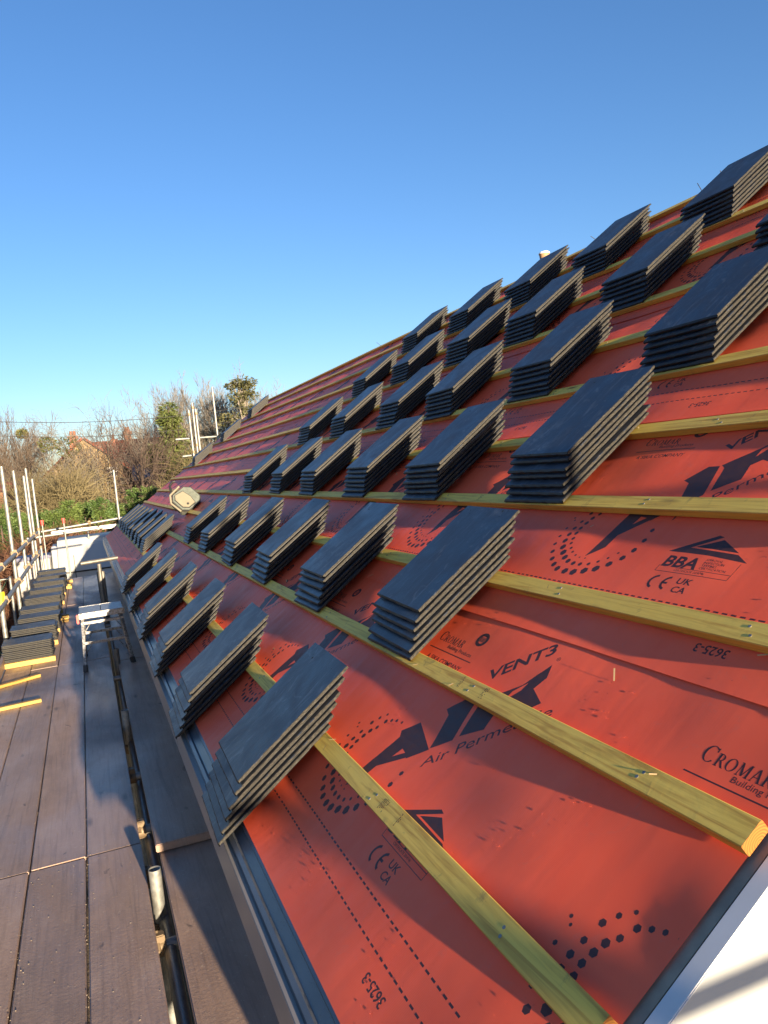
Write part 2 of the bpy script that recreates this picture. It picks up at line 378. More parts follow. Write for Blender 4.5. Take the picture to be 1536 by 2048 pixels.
# gable verge: grey timber, pvc bargeboard
b = MB(); b.box((-.37, Y0-.018, -.075), (RIDGE, Y0+.018, -.006)); b.build('verge_batten', M['oldtimber'], house, Matrix.Translation((0, -Y0, 0)) @ ROOF)
b = MB(); b.box((-.37, Y1-.018, -.075), (RIDGE, Y1+.004, -.006)); b.build('verge_batten', M['oldtimber'], house, Matrix.Translation((0, -Y0, 0)) @ ROOF)
b = MB(); b.box((-.37, Y0-.050, -.009), (RIDGE, Y0-.020, -.0045), ch=.0015); b.box((-.37, Y0-.047, -.24), (RIDGE, Y0-.024, -.010), 1)
b.build('bargeboard', [M['trim_blue'], M['white']], house, Matrix.Translation((0, -Y0, 0)) @ ROOF)
b = MB(); b.box((-.37, Y1+.006, -.24), (RIDGE, Y1+.028, -.012)); b.build('bargeboard', M['white'], house, Matrix.Translation((0, -Y0, 0)) @ ROOF)

# ------------------------------------------------------------------ membrane courses with print
def disp(s, y):
    # gentle drape between battens, folds running up the slope, small ripples
    u = (s-bat(0)+.026)/GA
    wv = math.sin(math.pi*(u % 1.0))**2 if s > bat(0)-.03 else min(1, max(0, (bat(0)-.03-s)/.08))*.8 if s > -.26 else max(0, (s+.31)/.05)*.8
    a = math.sin(y*5.1+1.7*math.sin(s*2.3+y*.7)+s*6)*.5 + math.sin(y*11.3-s*9+2*math.sin(y*1.9))*.3+math.sin(s*21+y*4+math.sin(y*3))*.2
    a2 = math.sin(y*2.3+s*3.1+.6)*.5
    a3 = math.sin(y*3.7+s*4.2+1.3*math.sin(y*1.3+s*2))*math.sin(s*5.1-y*1.1+.8)
    a4 = math.sin(y*14.2+s*2.1+2.2*math.sin(s*3+y*.9))*(.5+.5*math.sin(y*1.7+s*5))
    a5 = math.sin(y*27+s*5+3*math.sin(s*4.4))*(.5+.5*math.sin(y*2.9-s*3))
    return wv*min(1, max(0, (y-Y0)/.07))*(-.003+.0048*a+.004*a2+.0060*a3+.0012*a4+.0004*a5)
CW = .875
course_names = ['lowest course at the eaves', 'second course up from the eaves', 'middle course', 'fourth course up from the eaves', 'highest course under the ridge']
HY = .035; HS = 1/30
YS = [Y0]; y = HY*24
while y < Y1: YS.append(y); y += HY if y < 7.99 else 4*HY
YS.append(Y1)
# motif (r, t): r to the right (towards the near gable), t up the slope
HEX = [(-1.976,.175,.0045),(-1.997,.155,.006),(-2.012,.131,.0075),(-2.067,.108,.004),(-1.936,.169,.006),(-1.914,.177,.0055),(-1.886,.181,.005),(-1.957,.157,.0075)]
_h = [(-1.88,1.002,.007),(-1.894,.983,.0085),(-1.9,.961,.0085),(-1.904,.938,.008),(-1.901,.916,.008),(-1.892,.894,.007),(-1.882,.875,.006),(-1.863,.857,.0055),(-1.842,.844,.005),(-1.818,.834,.004),(-1.795,.829,.003),(-1.771,.829,.003),
 (-1.928,.965,.007),(-1.931,.936,.008),(-1.928,.909,.0095),(-1.919,.882,.0105),(-1.902,.857,.0115),(-1.879,.837,.012),(-1.853,.82,.011),(-1.826,.809,.0095),(-1.797,.804,.0085),(-1.768,.805,.0075),(-1.737,.811,.0065),(-1.711,.825,.0055),(-1.687,.842,.0045),(-1.667,.864,.004),
 (-1.967,.969,.0035),(-1.968,.933,.005),(-1.963,.898,.006),(-1.951,.865,.007),(-1.93,.835,.0085),(-1.902,.808,.0095),(-1.872,.789,.0105),(-1.841,.776,.011),(-1.801,.772,.012),(-1.765,.774,.013),(-1.729,.785,.013),(-1.694,.799,.013),(-1.663,.822,.0115),(-1.636,.849,.0105),(-1.62,.88,.0095),(-1.613,.916,.0085),(-1.615,.953,.0075)]
HEX += [(a-.09, b_-.872, c) for a, b_, c in _h]
POLY = [
 [(-1.869,-.036),(-1.855,.056),(-1.843,.148),(-1.859,.164),(-1.811,.21),(-1.694,.167),(-1.744,.114),(-1.744,.118),(-1.817,.053),(-1.824,.006)],
 [(-1.797,.097),(-1.790,.129),(-1.765,.125)],
 [(-1.695,.170),(-1.726,.264),(-1.751,.274),(-1.700,.330),(-1.663,.333),(-1.639,.218)],
 [(-1.627,.234),(-1.647,.322),(-1.663,.333),(-1.600,.384),(-1.562,.418),(-1.525,.493),(-1.507,.458),(-1.519,.42),(-1.46,.396),(-1.508,.339),(-1.548,.352),(-1.572,.331),(-1.562,.278)],
 [(-1.579,.362),(-1.578,.392),(-1.549,.430),(-1.553,.403)],
 [(-1.593,.019),(-1.478,.081),(-1.462,.077),(-1.534,.036),(-1.391,.031),(-1.354,.010),(-1.466,.018)],
 [(-1.520,.040),(-1.456,.069),(-1.393,.036)],
]
POLY[2][3] = (-1.704, .328); POLY[2][4] = (-1.668, .330)
def curve_mesh(cu):
    o = bpy.data.objects.new('tmp', cu); C.objects.link(o); bpy.context.view_layer.update()
    dg = bpy.context.evaluated_depsgraph_get(); me = bpy.data.meshes.new_from_object(o.evaluated_get(dg))
    vs = [v.co.copy() for v in me.vertices]; fs = [list(p.vertices) for p in me.polygons]
    bpy.data.objects.remove(o); bpy.data.meshes.remove(me); return vs, fs
def text(mb, txt, x, y, size, rot=0, width=None, shear=0, bold=0, flip=False):
    cu = bpy.data.curves.new('t', 'FONT'); cu.body = txt; cu.size = 1; cu.resolution_u = 3; cu.offset = bold; cu.fill_mode = 'FRONT' if hasattr(cu, 'fill_mode') else 'FRONT'
    vs, fs = curve_mesh(cu)
    if not vs: return
    x0 = min(v.x for v in vs); x1 = max(v.x for v in vs); h = .73
    sx = (width/(x1-x0)) if width else size/h; sy = size/h; c, s = math.cos(rot), math.sin(rot); out = []
    for v in vs:
        px = (v.x-x0)*sx + v.y*sy*shear; py = v.y*sy
        out.append(Vector((x+px*c-py*s, y+px*s+py*c, 0)))
    mb.add(out, fs)
def strip(mb, x0, y0, x1, y1, w):
    d = Vector((x1-x0, y1-y0, 0)).normalized(); p = Vector((-d.y, d.x, 0))*w/2; a = Vector((x0, y0, 0)); b_ = Vector((x1, y1, 0))
    mb.add([a-p, b_-p, b_+p, a+p], [(0, 1, 2, 3)])
def arc(mb, cx, cy, r, w, a0, a1, n=14, ex_=1.0, z=0, r2=None):
    out = []
    for i in range(n+1):
        a = math.radians(a0+(a1-a0)*i/n)
        out += [Vector((cx+(r+w/2)*ex_*math.cos(a), cy+(r+w/2)*math.sin(a), z)), Vector((cx+(r-w/2 if r2 is None else r2[0])*(ex_ if r2 is None else 1)*math.cos(a), cy+(r-w/2 if r2 is None else r2[1])*math.sin(a), z))]
    mb.add(out, [(2*i, 2*i+1, 2*i+3, 2*i+2) for i in range(n)])
def serif(mb, letters, x, y, h, w, first=1.35):
    # roman capitals with serifs built from thick and thin strokes on a unit box
    def L(ch, x, sc):
        H = h*sc; T = H*.15; t_ = H*.05; Wd = H*.78
        def bar(a, b_, c, d, ww): strip(mb, x+a*H, y+b_*H, x+c*H, y+d*H, ww)
        if ch in 'CO':
            a0, a1 = (48, 318) if ch == 'C' else (0, 360)
            arc(mb, x+.42*H, y+.5*H, .5*H, 0, a0, a1, 24, .84, r2=(.28*H, .455*H))
            if ch == 'C': bar(.70, .70, .70, .95, t_*1.3)
            return .90*H if ch == 'O' else .80*H
        if ch == 'R':
            bar(.18, .03, .18, .97, T); bar(.02, .02, .34, .02, t_); bar(.02, .98, .3, .98, t_)
            arc(mb, x+.36*H, y+.73*H, .25*H, 0, -90, 90, 12, 1, r2=(.12*H, .21*H)); bar(.24, .98, .37, .98, t_); bar(.24, .49, .37, .49, t_)
            bar(.38, .5, .70, .03, T*.9); bar(.62, .02, .82, .02, t_); return .80*H
        if ch == 'M':
            bar(.12, .03, .16, .97, t_*1.3); bar(.18, .95, .48, .06, T); bar(.49, .06, .78, .95, t_*1.3); bar(.84, .03, .82, .97, T)
            bar(0, .02, .25, .02, t_); bar(.70, .02, .98, .02, t_); bar(.04, .98, .22, .98, t_); bar(.76, .98, .95, .98, t_); return 1.03*H
        if ch == 'A':
            bar(.10, .03, .38, .97, t_*1.3); bar(.40, .97, .70, .03, T); bar(.2, .34, .58, .34, t_); bar(0, .02, .22, .02, t_); bar(.56, .02, .84, .02, t_); return .82*H
    ws = 0
    for i, ch in enumerate(letters): x += L(ch, x, first if i == 0 else 1) + h*.06
def build_motif(full=True, sh=0.0):
    mb = MB()
    cu = bpy.data.curves.new('c', 'CURVE'); cu.dimensions = '2D'; cu.fill_mode = 'BOTH'
    def spl(pts):
        s = cu.splines.new('POLY'); s.points.add(len(pts)-1); s.use_cyclic_u = True
        for p, q in zip(s.points, pts): p.co = (q[0], q[1], 0, 1)
    for p in POLY: spl(p)
    vs, fs = curve_mesh(cu); mb.add([(v.x, v.y, 0) for v in vs], fs)
    for x, y, r in HEX: mb.add([(x+r*math.cos(math.radians(60*i)), y+r*math.sin(math.radians(60*i)), 0) for i in range(6)], [(0, 1, 2, 3, 4, 5)])
    # dashed lap lines over one repeat of 1.04
    x = -2.09
    while x < -1.052:
        for t_ in (-.192, -.138): strip(mb, x, t_, x+.0135, t_, .0042)
        x += .0231
    text(mb, 'VENT3', -1.700, .386, .036, math.radians(42.5), .205, .25, .022)
    text(mb, 'Air Permeable', -1.668, .120, .030, math.radians(44.5), .372, .25, -.003 if False else 0)
    # CE mark
    for cx in (-1.552, -1.511):
        arc(mb, cx+.004, -.082, .0195, .0065, 100, 260, 12, 1.05)
    strip(mb, -1.529, -.082, -1.512, -.082, .006)
    text(mb, 'UK', -1.488, -.079, .0195, 0, .044, .0, .012); text(mb, 'CA', -1.484, -.106, .0195, 0, .042, 0, .012)
    text(mb, '3625-3', -1.218, -.2215, .022, math.pi, .085, 0, .012)
    serif(mb, 'CROMAR', -2.064, .443, .0255, .19)
    # round maker's emblem with a barred opening
    arc(mb, -1.857, .490, .0185, .0095, 0, 360, 28, 1.15)
    for i in range(5): strip(mb, -1.869+i*.006, .482, -1.869+i*.006, .499, .0028)
    strip(mb, -1.872, .5035, -1.842, .5035, .003)
    strip(mb, -2.075, .414, -1.823, .414, .0028)
    text(mb, 'A SIKA COMPANY', -2.045, .376, .0165, 0, .205, 0, .003)
    if full:
        text(mb, 'Building Products', -1.985, .4275, .0125, 0, .14, 0, 0)
        text(mb, 'BBA', -1.580, -.029, .036, 0, .108, .12, .03)
        for i, s_ in enumerate(('APPROVAL', 'INSPECTION', 'TESTING', 'CERTIFICATION')):
            text(mb, s_, -1.462, .0015-.0092*i, .0072, 0, (.048, .058, .042, .074)[i], 0, 0)
        text(mb, 'CERTIFICATE 20/4746', -1.528, -.0415, .0068, 0, .092, 0, 0)
        for q in ((-1.584, -.027, -1.584, -.047), (-1.584, -.047, -1.366, -.047), (-1.366, -.047, -1.366, .006), (-1.528, -.0315, -1.366, -.0315)): strip(mb, *q, .0015)
        text(mb, '®', -1.522, .505, .012, math.radians(42), None, 0, 0)
    # cut finely enough to follow the ripples
    bm = bmesh.new(); me = bpy.data.meshes.new('m'); me.from_pydata(mb.v, [], mb.f); bm.from_mesh(me); bpy.data.meshes.remove(me)
    for ax, a0, a1 in ((0, -2.1, -1.0), (1, -.31, .60), (2, -96, -1)):
        x = a0
        while x < a1:
            co = [0, 0, 0]; no = [0, 0, 0]
            if ax < 2: co[ax] = x-(sh if ax == 1 else 0); no[ax] = 1
            else: co = [0, -.31+x*HS-sh, 0]; no = [1/HY, 1/HS, 0]
            bmesh.ops.bisect_plane(bm, geom=bm.verts[:]+bm.edges[:]+bm.faces[:], plane_co=co, plane_no=no, dist=1e-6); x += (HY, HS, 1)[ax]
    bm.verts.index_update(); vs = [v.co.copy() for v in bm.verts]; fs = [[v.index for v in f.verts] for f in bm.faces]; bm.free()
    return vs, fs
MOT = build_motif(True); MOTN = build_motif(True, -.016); MOTS = build_motif(False)
for ci in range(5):
    t0 = -.31+CW*ci; t1 = min(t0+1.0, RIDGE-.005); ns = 30
    mb = MB(); hh = .0015*ci
    ss = [t0+(t1-t0)*i/ns for i in range(ns+1)]
    edge = lambda y: .004*math.sin(y*1.7+ci*2)+.002*math.sin(y*5+ci)
    vs = []
    ZG = {}
    for jy, y in enumerate(YS):
        for i, s in enumerate(ss):
            s2 = s+(edge(y) if i == 0 and ci > 0 else 0)
            lift = 0.0025 if (i == 0 and ci > 0) else 0
            ZG[i, jy] = disp(s, y)+hh+lift-.001; vs.append((s2, y, ZG[i, jy]))
    n = ns+1; base_f = [(j*n+i, j*n+i+1, (j+1)*n+i+1, (j+1)*n+i) for j in range(len(YS)-1) for i in range(ns)]
    mb.add(vs, [q for a, b_, c_, d_ in base_f for q in ((a, c_, b_), (a, d_, c_))], 0, True)
    import bisect
    def zat(s, y):
        jy = min(max(bisect.bisect_right(YS, y)-1, 0), len(YS)-2); v = (y-YS[jy])/(YS[jy+1]-YS[jy]); fi = (s-t0)/(t1-t0)*ns; i = min(max(int(fi), 0), ns-1); u = fi-i
        a, b_, c_, d_ = ZG[i, jy], ZG[i+1, jy], ZG[i+1, jy+1], ZG[i, jy+1]
        return a+u*(b_-a)+v*(c_-b_) if u >= v else a+v*(d_-a)+u*(c_-d_)
    o = mb.build('roofing_membrane', M['membrane'], None, ROOF)
    tag(o, 'orange roofing membrane with black print, '+course_names[ci], 'roofing membrane', 'membrane courses')
    pb = MB(); dr = HY*3*ci if ci < 2 else HY*random.randint(2, 29); dt = CW*ci
    k = -16
    while k < 3:
        full = True
        off = k*HY*30+dr
        src = MOT if off > -6 else MOTS
        sh = -.016 if (k == 1 and ci == 0) else 0
        if sh: src = MOTN
        vs, fs = src; mp = []; keep = []
        for v in vs:
            y = -(v.x+off); s = v.y+dt+sh
            mp.append((s, y)); keep.append(Y0+.004 < y < Y1-.01 and t0+.003 < s < t1-.003)
        idx = {}; vv = []; ff = []
        for f in fs:
            if all(keep[i] for i in f):
                nf = []
                for i in f:
                    if i not in idx:
                        idx[i] = len(vv); s, y = mp[i]; vv.append((s, y, zat(s, y)+(.00012 if y < 8 else .0006)))
                    nf.append(idx[i])
                ff.append(nf)
        if ff: pb.add(vv, ff)
        k += 1
    pb.build('print', M['print'], o)

# ------------------------------------------------------------------ battens
bn = ['lowest, below the second row of slates', 'second up, under the second row of slates', 'third up from the eaves', 'fourth up, under the third row of slates', 'fifth up from the eaves',
      'sixth up, under the fourth row of slates', 'seventh up from the eaves', 'eighth up, under the fifth row of slates', 'ninth up from the eaves', 'tenth up, under the highest row of slates', 'second from the ridge']
def batten(s_top, y0, y1, n0=.0025, name='roof_batten', wd=.051, th=.0235, rz=0):
    mb = MB(); bm = bmesh.new(); N_ = max(2, int((y1-y0)/.5))
    vs = []; c = .0018
    prof = [(-wd/2, c), (-wd/2+c, 0), (wd/2-c, 0), (wd/2, c), (wd/2, th-c), (wd/2-c, th), (-wd/2+c, th), (-wd/2, th-c)]
    bm.free()
    for j in range(N_+1):
        y = y0+(y1-y0)*j/N_; w1 = .0012*math.sin(y*1.3+s_top*9)
        vs += [(p+w1, y-y0, q) for p, q in prof]
    n = 8
    mb.add(vs, [(j*n+i, j*n+(i+1) % n, (j+1)*n+(i+1) % n, (j+1)*n+i)[::-1] for j in range(N_) for i in range(n)])
    mb.add(vs[:n], [list(range(n))[::-1]], 1); mb.add(vs[-n:], [list(range(n))], 1)
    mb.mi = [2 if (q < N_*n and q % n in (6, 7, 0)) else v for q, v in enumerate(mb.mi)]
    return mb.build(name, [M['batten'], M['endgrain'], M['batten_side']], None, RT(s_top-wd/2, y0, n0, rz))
def nailhead(parent, x, y, z, up=.0008, r=.0035):
    m = MB(); m.tube((x, y, z-.001), (x, y, z+up), r, n=8); return m.build('nail', M['steel'], parent)
for k in range(11):
    y0 = Y0-.005+({0: .006, 1: 0.0, 2: .004}.get(k, random.uniform(-.004, .01)))
    o = batten(bat(k), y0, Y1+random.uniform(-.01, .05), .0025+.0015*((k*GA) // CW))
    tag(o, 'yellow-green timber roof batten, '+bn[k], 'roof batten', 'roof battens')
    for q in range(4):
        for dx in (-.008, .010): nailhead(o, dx+random.uniform(-.004, .004), .25+q*.6+random.uniform(-.02, .02), .0235)
def stamp(k, y, n):
    rn_ = random.Random(k*7+n); m = MB()
    for q in range(n):
        yy = y-Y0+q*.006; x = -.014
        while x < .016:
            l = rn_.uniform(.002, .006)
            if rn_.random() < .75: strip(m, x, yy, x+l, yy+rn_.uniform(-.001, .001), .0022)
            x += l+rn_.uniform(.0005, .003)
    m.v = [(a, b_, .0239) for a, b_, c in m.v]
    m.build('stamp', M['print'], [o_ for o_ in bpy.data.objects if o_.name.startswith('roof_batten')][k])
stamp(0, 1.60, 5); stamp(0, 1.52, 2); stamp(1, 1.62, 3); stamp(1, 1.74, 2); stamp(3, 2.6, 4); stamp(9, 3.1, 6)
o = batten(RIDGE-.004, Y0, Y1, .008, 'roof_batten'); tag(o, 'timber roof batten along the ridge with nails sticking up', 'roof batten', 'roof battens')
for i, y in enumerate((3.62, 3.45, 4.6, 6.3, 8.9)):
    m = MB(); m.tube((-.01, y-Y0, .02), (-.03+.03*(i % 2), y-Y0+.02*(i % 3-1), .095), .0022, n=6); m.build('nail', M['black'], o)

# ------------------------------------------------------------------ slates
def slate_mesh(seed):
    rnd = random.Random(seed); mb = MB(); L, Wd, zt, zb = .440, .352, .0148, .0072
    N_ = 26
    j = lambda a: rnd.uniform(-a, a)
    # rough right edge (y=0) and left edge
    R = [(L*i/N_, j(.0016), zt-abs(j(.0010)), zb+j(.0009)) for i in range(N_+1)]
    Lf = [(L*i/N_, Wd+j(.0006)) for i in range(N_+1)]
    nb = 14
    for i in range(N_):                    # top face strips: right bevel, body, left bevel
        a, b_ = R[i], R[i+1]; x0, x1 = a[0], b_[0]
        if i == 0: x0 = .006
        la, lb = Lf[i], Lf[i+1]
        mb.add([(x0, a[1]+.002, zt), (x1, b_[1]+.002, zt), (x1, lb[1]-.007, zt), (x0, la[1]-.007, zt)], [(0, 1, 2, 3)], 0)
        mb.add([(x0, a[1], a[2]-.0012), (x1, b_[1], b_[2]-.0012), (x1, b_[1]+.002, zt), (x0, a[1]+.002, zt)], [(0, 1, 2, 3)], 1 if rnd.random() < .75 else 0)
        ym0 = a[1]+j(.0012); ym1 = b_[1]
        mb.add([(x0, a[1]+.001, a[3]), (x1, b_[1]+.001, b_[3]), (x1, b_[1], b_[2]-.0012), (x0, a[1], a[2]-.0012)], [(0, 1, 2, 3)], 1)
        mb.add([(x0, la[1]-.007, zt), (x1, lb[1]-.007, zt), (x1, lb[1], .0085), (x0, la[1], .0085)], [(0, 1, 2, 3)], 0)
        mb.add([(x0, la[1], .0085), (x1, lb[1], .0085), (x1, lb[1]-.001, .0045), (x0, la[1]-.001, .0045)], [(0, 1, 2, 3)], 2)
    # underside
    mb.add([(.004, .001, zb), (L, .001, zb), (L, Wd-.001, .0045), (.004, Wd-.001, .0045)], [(3, 2, 1, 0)], 2)
    # front: sloping dark edge in irregular facets
    F_ = 18; ys = [Wd*i/F_ for i in range(F_+1)]
    top = [(.006, (yy if 0 < i < F_ else (.002 if i == 0 else Wd-.007)), zt) for i, yy in enumerate(ys)]
    mid = [(.0012+j(.0012), yy if i else R[0][1], .0098+j(.0007)) for i, yy in enumerate(ys)]
    bot = [(.003+j(.0008), yy, .0022+j(.0006)) for yy in ys]
    mb.add(top+mid+bot, [(i, i+1, F_+2+i, F_+1+i)[::-1] for i in range(F_)]+[(F_+1+i, F_+2+i, 2*F_+3+i, 2*F_+2+i)[::-1] for i in range(F_)], 2)
    # head edge
    mb.add([(L, 0, zb), (L, Wd, .0045), (L, Wd-.007, zt), (L, .002, zt)], [(0, 1, 2, 3)], 1)
    # ribs on the underside
    for x0, x1, y0, y1 in ((.012, L-.01, .013, .03), (.012, L-.01, Wd-.05, Wd-.01), (.010, .03, .03, Wd-.05), (L-.03, L-.012, .03, Wd-.05), (.2, .22, .03, Wd-.05)):
        mb.box((x0, y0, .0006), (x1, y1, .0063 if y0 < .02 else .0048), 2)
    for hx, hy in ((L-.035, .075), (L-.035, Wd-.075)):
        mb.add([(hx+.0028*math.cos(6.283*q/7), hy+.0028*math.sin(6.283*q/7), zt+.0002) for q in range(7)], [list(range(7))], 2)
        for q in range(rnd.choice((0, 1, 2))):      # pale chips round the nail holes and along the head
            cx, cy, cr = hx+j(.02)+.008, hy+j(.02), rnd.uniform(.002, .006)
            mb.add([(min(L-.001, cx+cr*rnd.uniform(.5, 1.2)*math.cos(6.283*w/8)), cy+cr*rnd.uniform(.5, 1.3)*math.sin(6.283*w/8), zt+.0003) for w in range(8)], [list(range(8))], 1)
    return mb.mesh('slate', [M['slate'], M['slate_edge'], M['slate_dark']])
SL = [slate_mesh(i) for i in range(5)]
allstuff = MB()
def put_slate(mat4, label, grp):
    o = bpy.data.objects.new('slate', random.choice(SL)); C.objects.link(o); o.matrix_basis = mat4
    return tag(o, label, 'slate', grp)
def stuff_slate(mat4):
    me = random.choice(SL[:2]); vs = [mat4 @ v.co for v in me.vertices]; b0 = len(allstuff.v)
    allstuff.v += [tuple(v) for v in vs]
    for p in me.polygons: allstuff.f.append([b0+i for i in p.vertices]); allstuff.mi.append(p.material_index); allstuff.sm.append(False)
PITCH = .0172
def roof_stack(s, y, n, step, desc, rz=0, ry=0, n0=.026, stuff=False):
    rz += random.uniform(-.022, .022); PITCH = random.uniform(.0168, .0180) if n == 6 else random.uniform(.0160, .0168); step *= random.uniform(.9, 1.08)*(1 if n == 6 else .86)
    for i in range(n):
        m4 = RT(s+step*i+random.uniform(-.006, .006), y+random.uniform(-.006, .006)+.0015*i, n0+PITCH*i, rz+random.uniform(-.016, .016), ry)
        if stuff: stuff_slate(m4)
        else: put_slate(m4, '%s slate of %s' % (('top' if i == n-1 else ORD[n-1-i]+' from top') if i else 'bottom', desc), 'slates stacked on the roof')
rows = [('lowest row', -.398, .0285, [2.115, 3.11, 4.14, 5.22, 6.40, 7.58], 6),
        ('second row up', bat(1)-.048, .0245, [2.027, 2.965, 3.92, 4.91, 6.01, 7.04], 6),
        ('third row up', bat(3)-.048, .0235, [2.033, 2.95, 3.86, 4.83, 5.75, 6.82], 7),
        ('fourth row up', bat(5)-.048, .024, [1.954, 2.915, 3.87, 4.70, 5.78, 6.80], 7),
        ('fifth row up', bat(7)-.048, .024, [1.95, 2.92, 3.86, 4.69, 5.72, 6.73], 7),
        ('highest row', bat(9)-.048, .022, [2.915, 3.89, 4.75, 5.70, 6.72], 7)]
pos = ['nearest', 'second', 'third', 'fourth', 'fifth', 'farthest']
for rn, s, st, ys, n in rows:
    for i, y in enumerate(ys):
        p = 'farthest' if i == len(ys)-1 else pos[i]
        desc = 'the %s stack in the %s' % (p if i in (0, len(ys)-1) else p+' nearest', rn)
        if rn == 'lowest row': roof_stack(s, y, n, st, desc, 0, math.radians(-1.9), .008)
        else: roof_stack(s, y, n, st, desc)
for i, (k, d) in enumerate(((5, 'lowest'), (7, 'middle'), (9, 'highest'))):
    roof_stack(bat(k)-.048, 14.4, 7, .022, 'the %s of three stacks by the far verge' % d)
for i in range(9): roof_stack(bat(0)-.045, 8.98+.70*i, 6, .022, '', stuff=True)

# ------------------------------------------------------------------ scaffold boards
def board(x0, x1, y0, y1, ztop, label, tilt=0):
    mb = MB(); L = y1-y0
    mb.box((-(x1-x0)/2, 0, -.036), ((x1-x0)/2, L, 0), ch=.004)
    o = mb.build('scaffold_board', M['board'], None, Matrix.Translation(((x0+x1)/2, y0, ztop)) @ Matrix.Rotation(tilt, 4, 'Z'))
    return tag(o, label, 'scaffold board', 'scaffold boards of the deck')
cols = [(-.862, -.640), (-.635, -.408), (-.400, -.178), (-.172, .052)]
joints = [-1.2, 3.59, 7.71, 11.6, 15.12]
cn = ['outermost column under the deck slate stacks', 'second column from the guard rail', 'third column from the guard rail', 'column beside the gap with the tube ends']
jn = ['nearest board', 'second board away', 'third board away', 'farthest board']
for ci, (x0, x1) in enumerate(cols):
    for j in range(4):
        board(x0+random.uniform(-.001, .001), x1, joints[j]+.004, joints[j+1]-.004, DZ+(.0015*((ci+j) % 2)), 'weathered scaffold board, %s, %s' % (jn[j], cn[ci]), random.uniform(-.0006, .0006))
board(.112, .405, 3.50, 7.40, DZ+.012, 'dark damp scaffold board under the eaves, starting beside the second upright tube')
board(.125, .412, -.40, 3.52, DZ-.030, 'brown scaffold board under the eaves, nearest and lowest')
board(.112, .405, 7.41, 11.30, DZ+.012, 'scaffold board under the eaves beside the step-up platform')
board(.112, .405, 11.31, 15.1, DZ+.012, 'scaffold board under the eaves at the far end')

# ------------------------------------------------------------------ scaffold tubes
TR = .02415
def pole(name, p, q, label, cat, group=None, couplers=(), hollow=.84, n=18, m='steel'):
    p = Vector(p); q = Vector(q); e = tag(empty(name, p), label, cat, group)
    mb = MB(); mb.tube((0, 0, 0), q-p, TR, n=n, hollow=hollow); mb.build('tube', M[m], e)
    d = (q-p).normalized()
    for t in couplers:
        c = d*t; mb = MB(); mb.tube(c-d*.028, c+d*.028, .034, n=12, mi=0)
        a = d.orthogonal().normalized(); b_ = d.cross(a)
        mb.box((-.02, -.03, -.025), (.02, .055, .025), M4=Matrix.Translation(c) @ d.to_track_quat('Z', 'Y').to_matrix().to_4x4(), ch=.004)
        mb.tube(c+b_*.03-a*.02, c+b_*.03+a*.05, .007, n=6)
        mb.build('coupler', M['rusty'], e)
    return e
G_ST = 'outer scaffold standards'
outer = [(8.95, .55, 'outermost visible at the picture edge'), (11.0, .377, 'first tall one'), (12.81, .36, 'second tall one'), (14.88, .311, 'shorter one before the last two'), (15.68, .461, 'tallest of the far pair'), (17.26, .284, 'last in view')]
for i, (Y, U, d) in enumerate(outer):
    if i == 0: continue
    e = pole('scaffold_standard', (-.93, Y, 0), (-.93+.0, Y, EYE+U), 'galvanised scaffold upright by the guard rail, '+d, 'scaffold tube', G_ST, couplers=(EYE-.745, EYE-1.10, EYE-1.72))
e = pole('scaffold_standard', (-.935, 9.0, 0), (-.935, 9.0, EYE-.93+.03), 'short scaffold upright with a yellow foam sleeve', 'scaffold tube', G_ST, couplers=(EYE-1.72,))
mb = MB(); mb.tube((-.0, 0, EYE-1.13), (0, 0, EYE-1.00), .045, n=14); mb.build('foam_sleeve', M['yellow'], e)
for Y in (-1.4, .3, 7.2):
    pole('scaffold_standard', (-.93, Y, 0), (-.93, Y, EYE-.3 if Y > 5 else EYE-.2), 'plain scaffold upright outside the guard rail, %s' % {-1.4: 'behind the camera', .3: 'beside the camera', 7.2: 'opposite the step platform'}[Y], 'scaffold tube', G_ST)
pole('guard_rail', (-.885, -1.6, EYE-.745), (-.885, 15.9, EYE-.745), 'upper horizontal galvanised guard rail tube along the left of the deck', 'guard rail', None, (10.6, 12.4, 14.4, 16.5))
pole('guard_rail', (-.885, -1.6, EYE-1.10), (-.885, 15.9, EYE-1.10), 'lower horizontal galvanised guard rail tube along the left of the deck', 'guard rail', None, (10.6, 12.4, 14.4, 16.5))
pole('scaffold_ledger', (-.885, 4, DZ-.06+.0), (-.885, 15.6, DZ-.06), 'horizontal ledger tube at deck level outside the slate stacks', 'scaffold tube', None, (6.9, 8.7, 10.8))
# toe board on edge left of the slate stacks
mb = MB(); mb.box((-.905, 5.2, DZ+.005), (-.868, 15, DZ+.10), ch=.003); tag(mb.build('toe_board', M['board']), 'toe board on edge along the left side of the deck', 'toe board')
inner = [(.07, 1.1, -1.44), (.085, 3.13, -1.52), (.085, 5.40, -1.50), (.107, 7.3, -1.46), (.075, 9.93, -.93), (.105, 9.98, -1.03), (.07, 12.6, -1.3)]
il = ['just behind the camera side', 'nearest, its open end sunlit', 'second away in the gap', 'third away by the step platform', 'dark one carrying the short cross tube', 'dark shorter one beside the cross tube', 'farthest in the gap']
for (X, Y, U), d in zip(inner, il):
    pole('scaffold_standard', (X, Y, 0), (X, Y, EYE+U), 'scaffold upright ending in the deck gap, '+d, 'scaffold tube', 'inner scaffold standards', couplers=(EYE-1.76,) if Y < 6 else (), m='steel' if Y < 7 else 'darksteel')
pole('cross_tube', (-.13, 10.0, EYE-.905), (.30, 10.06, EYE-.895), 'short dark horizontal scaffold tube laid across the top of an upright', 'scaffold tube', m='darksteel')
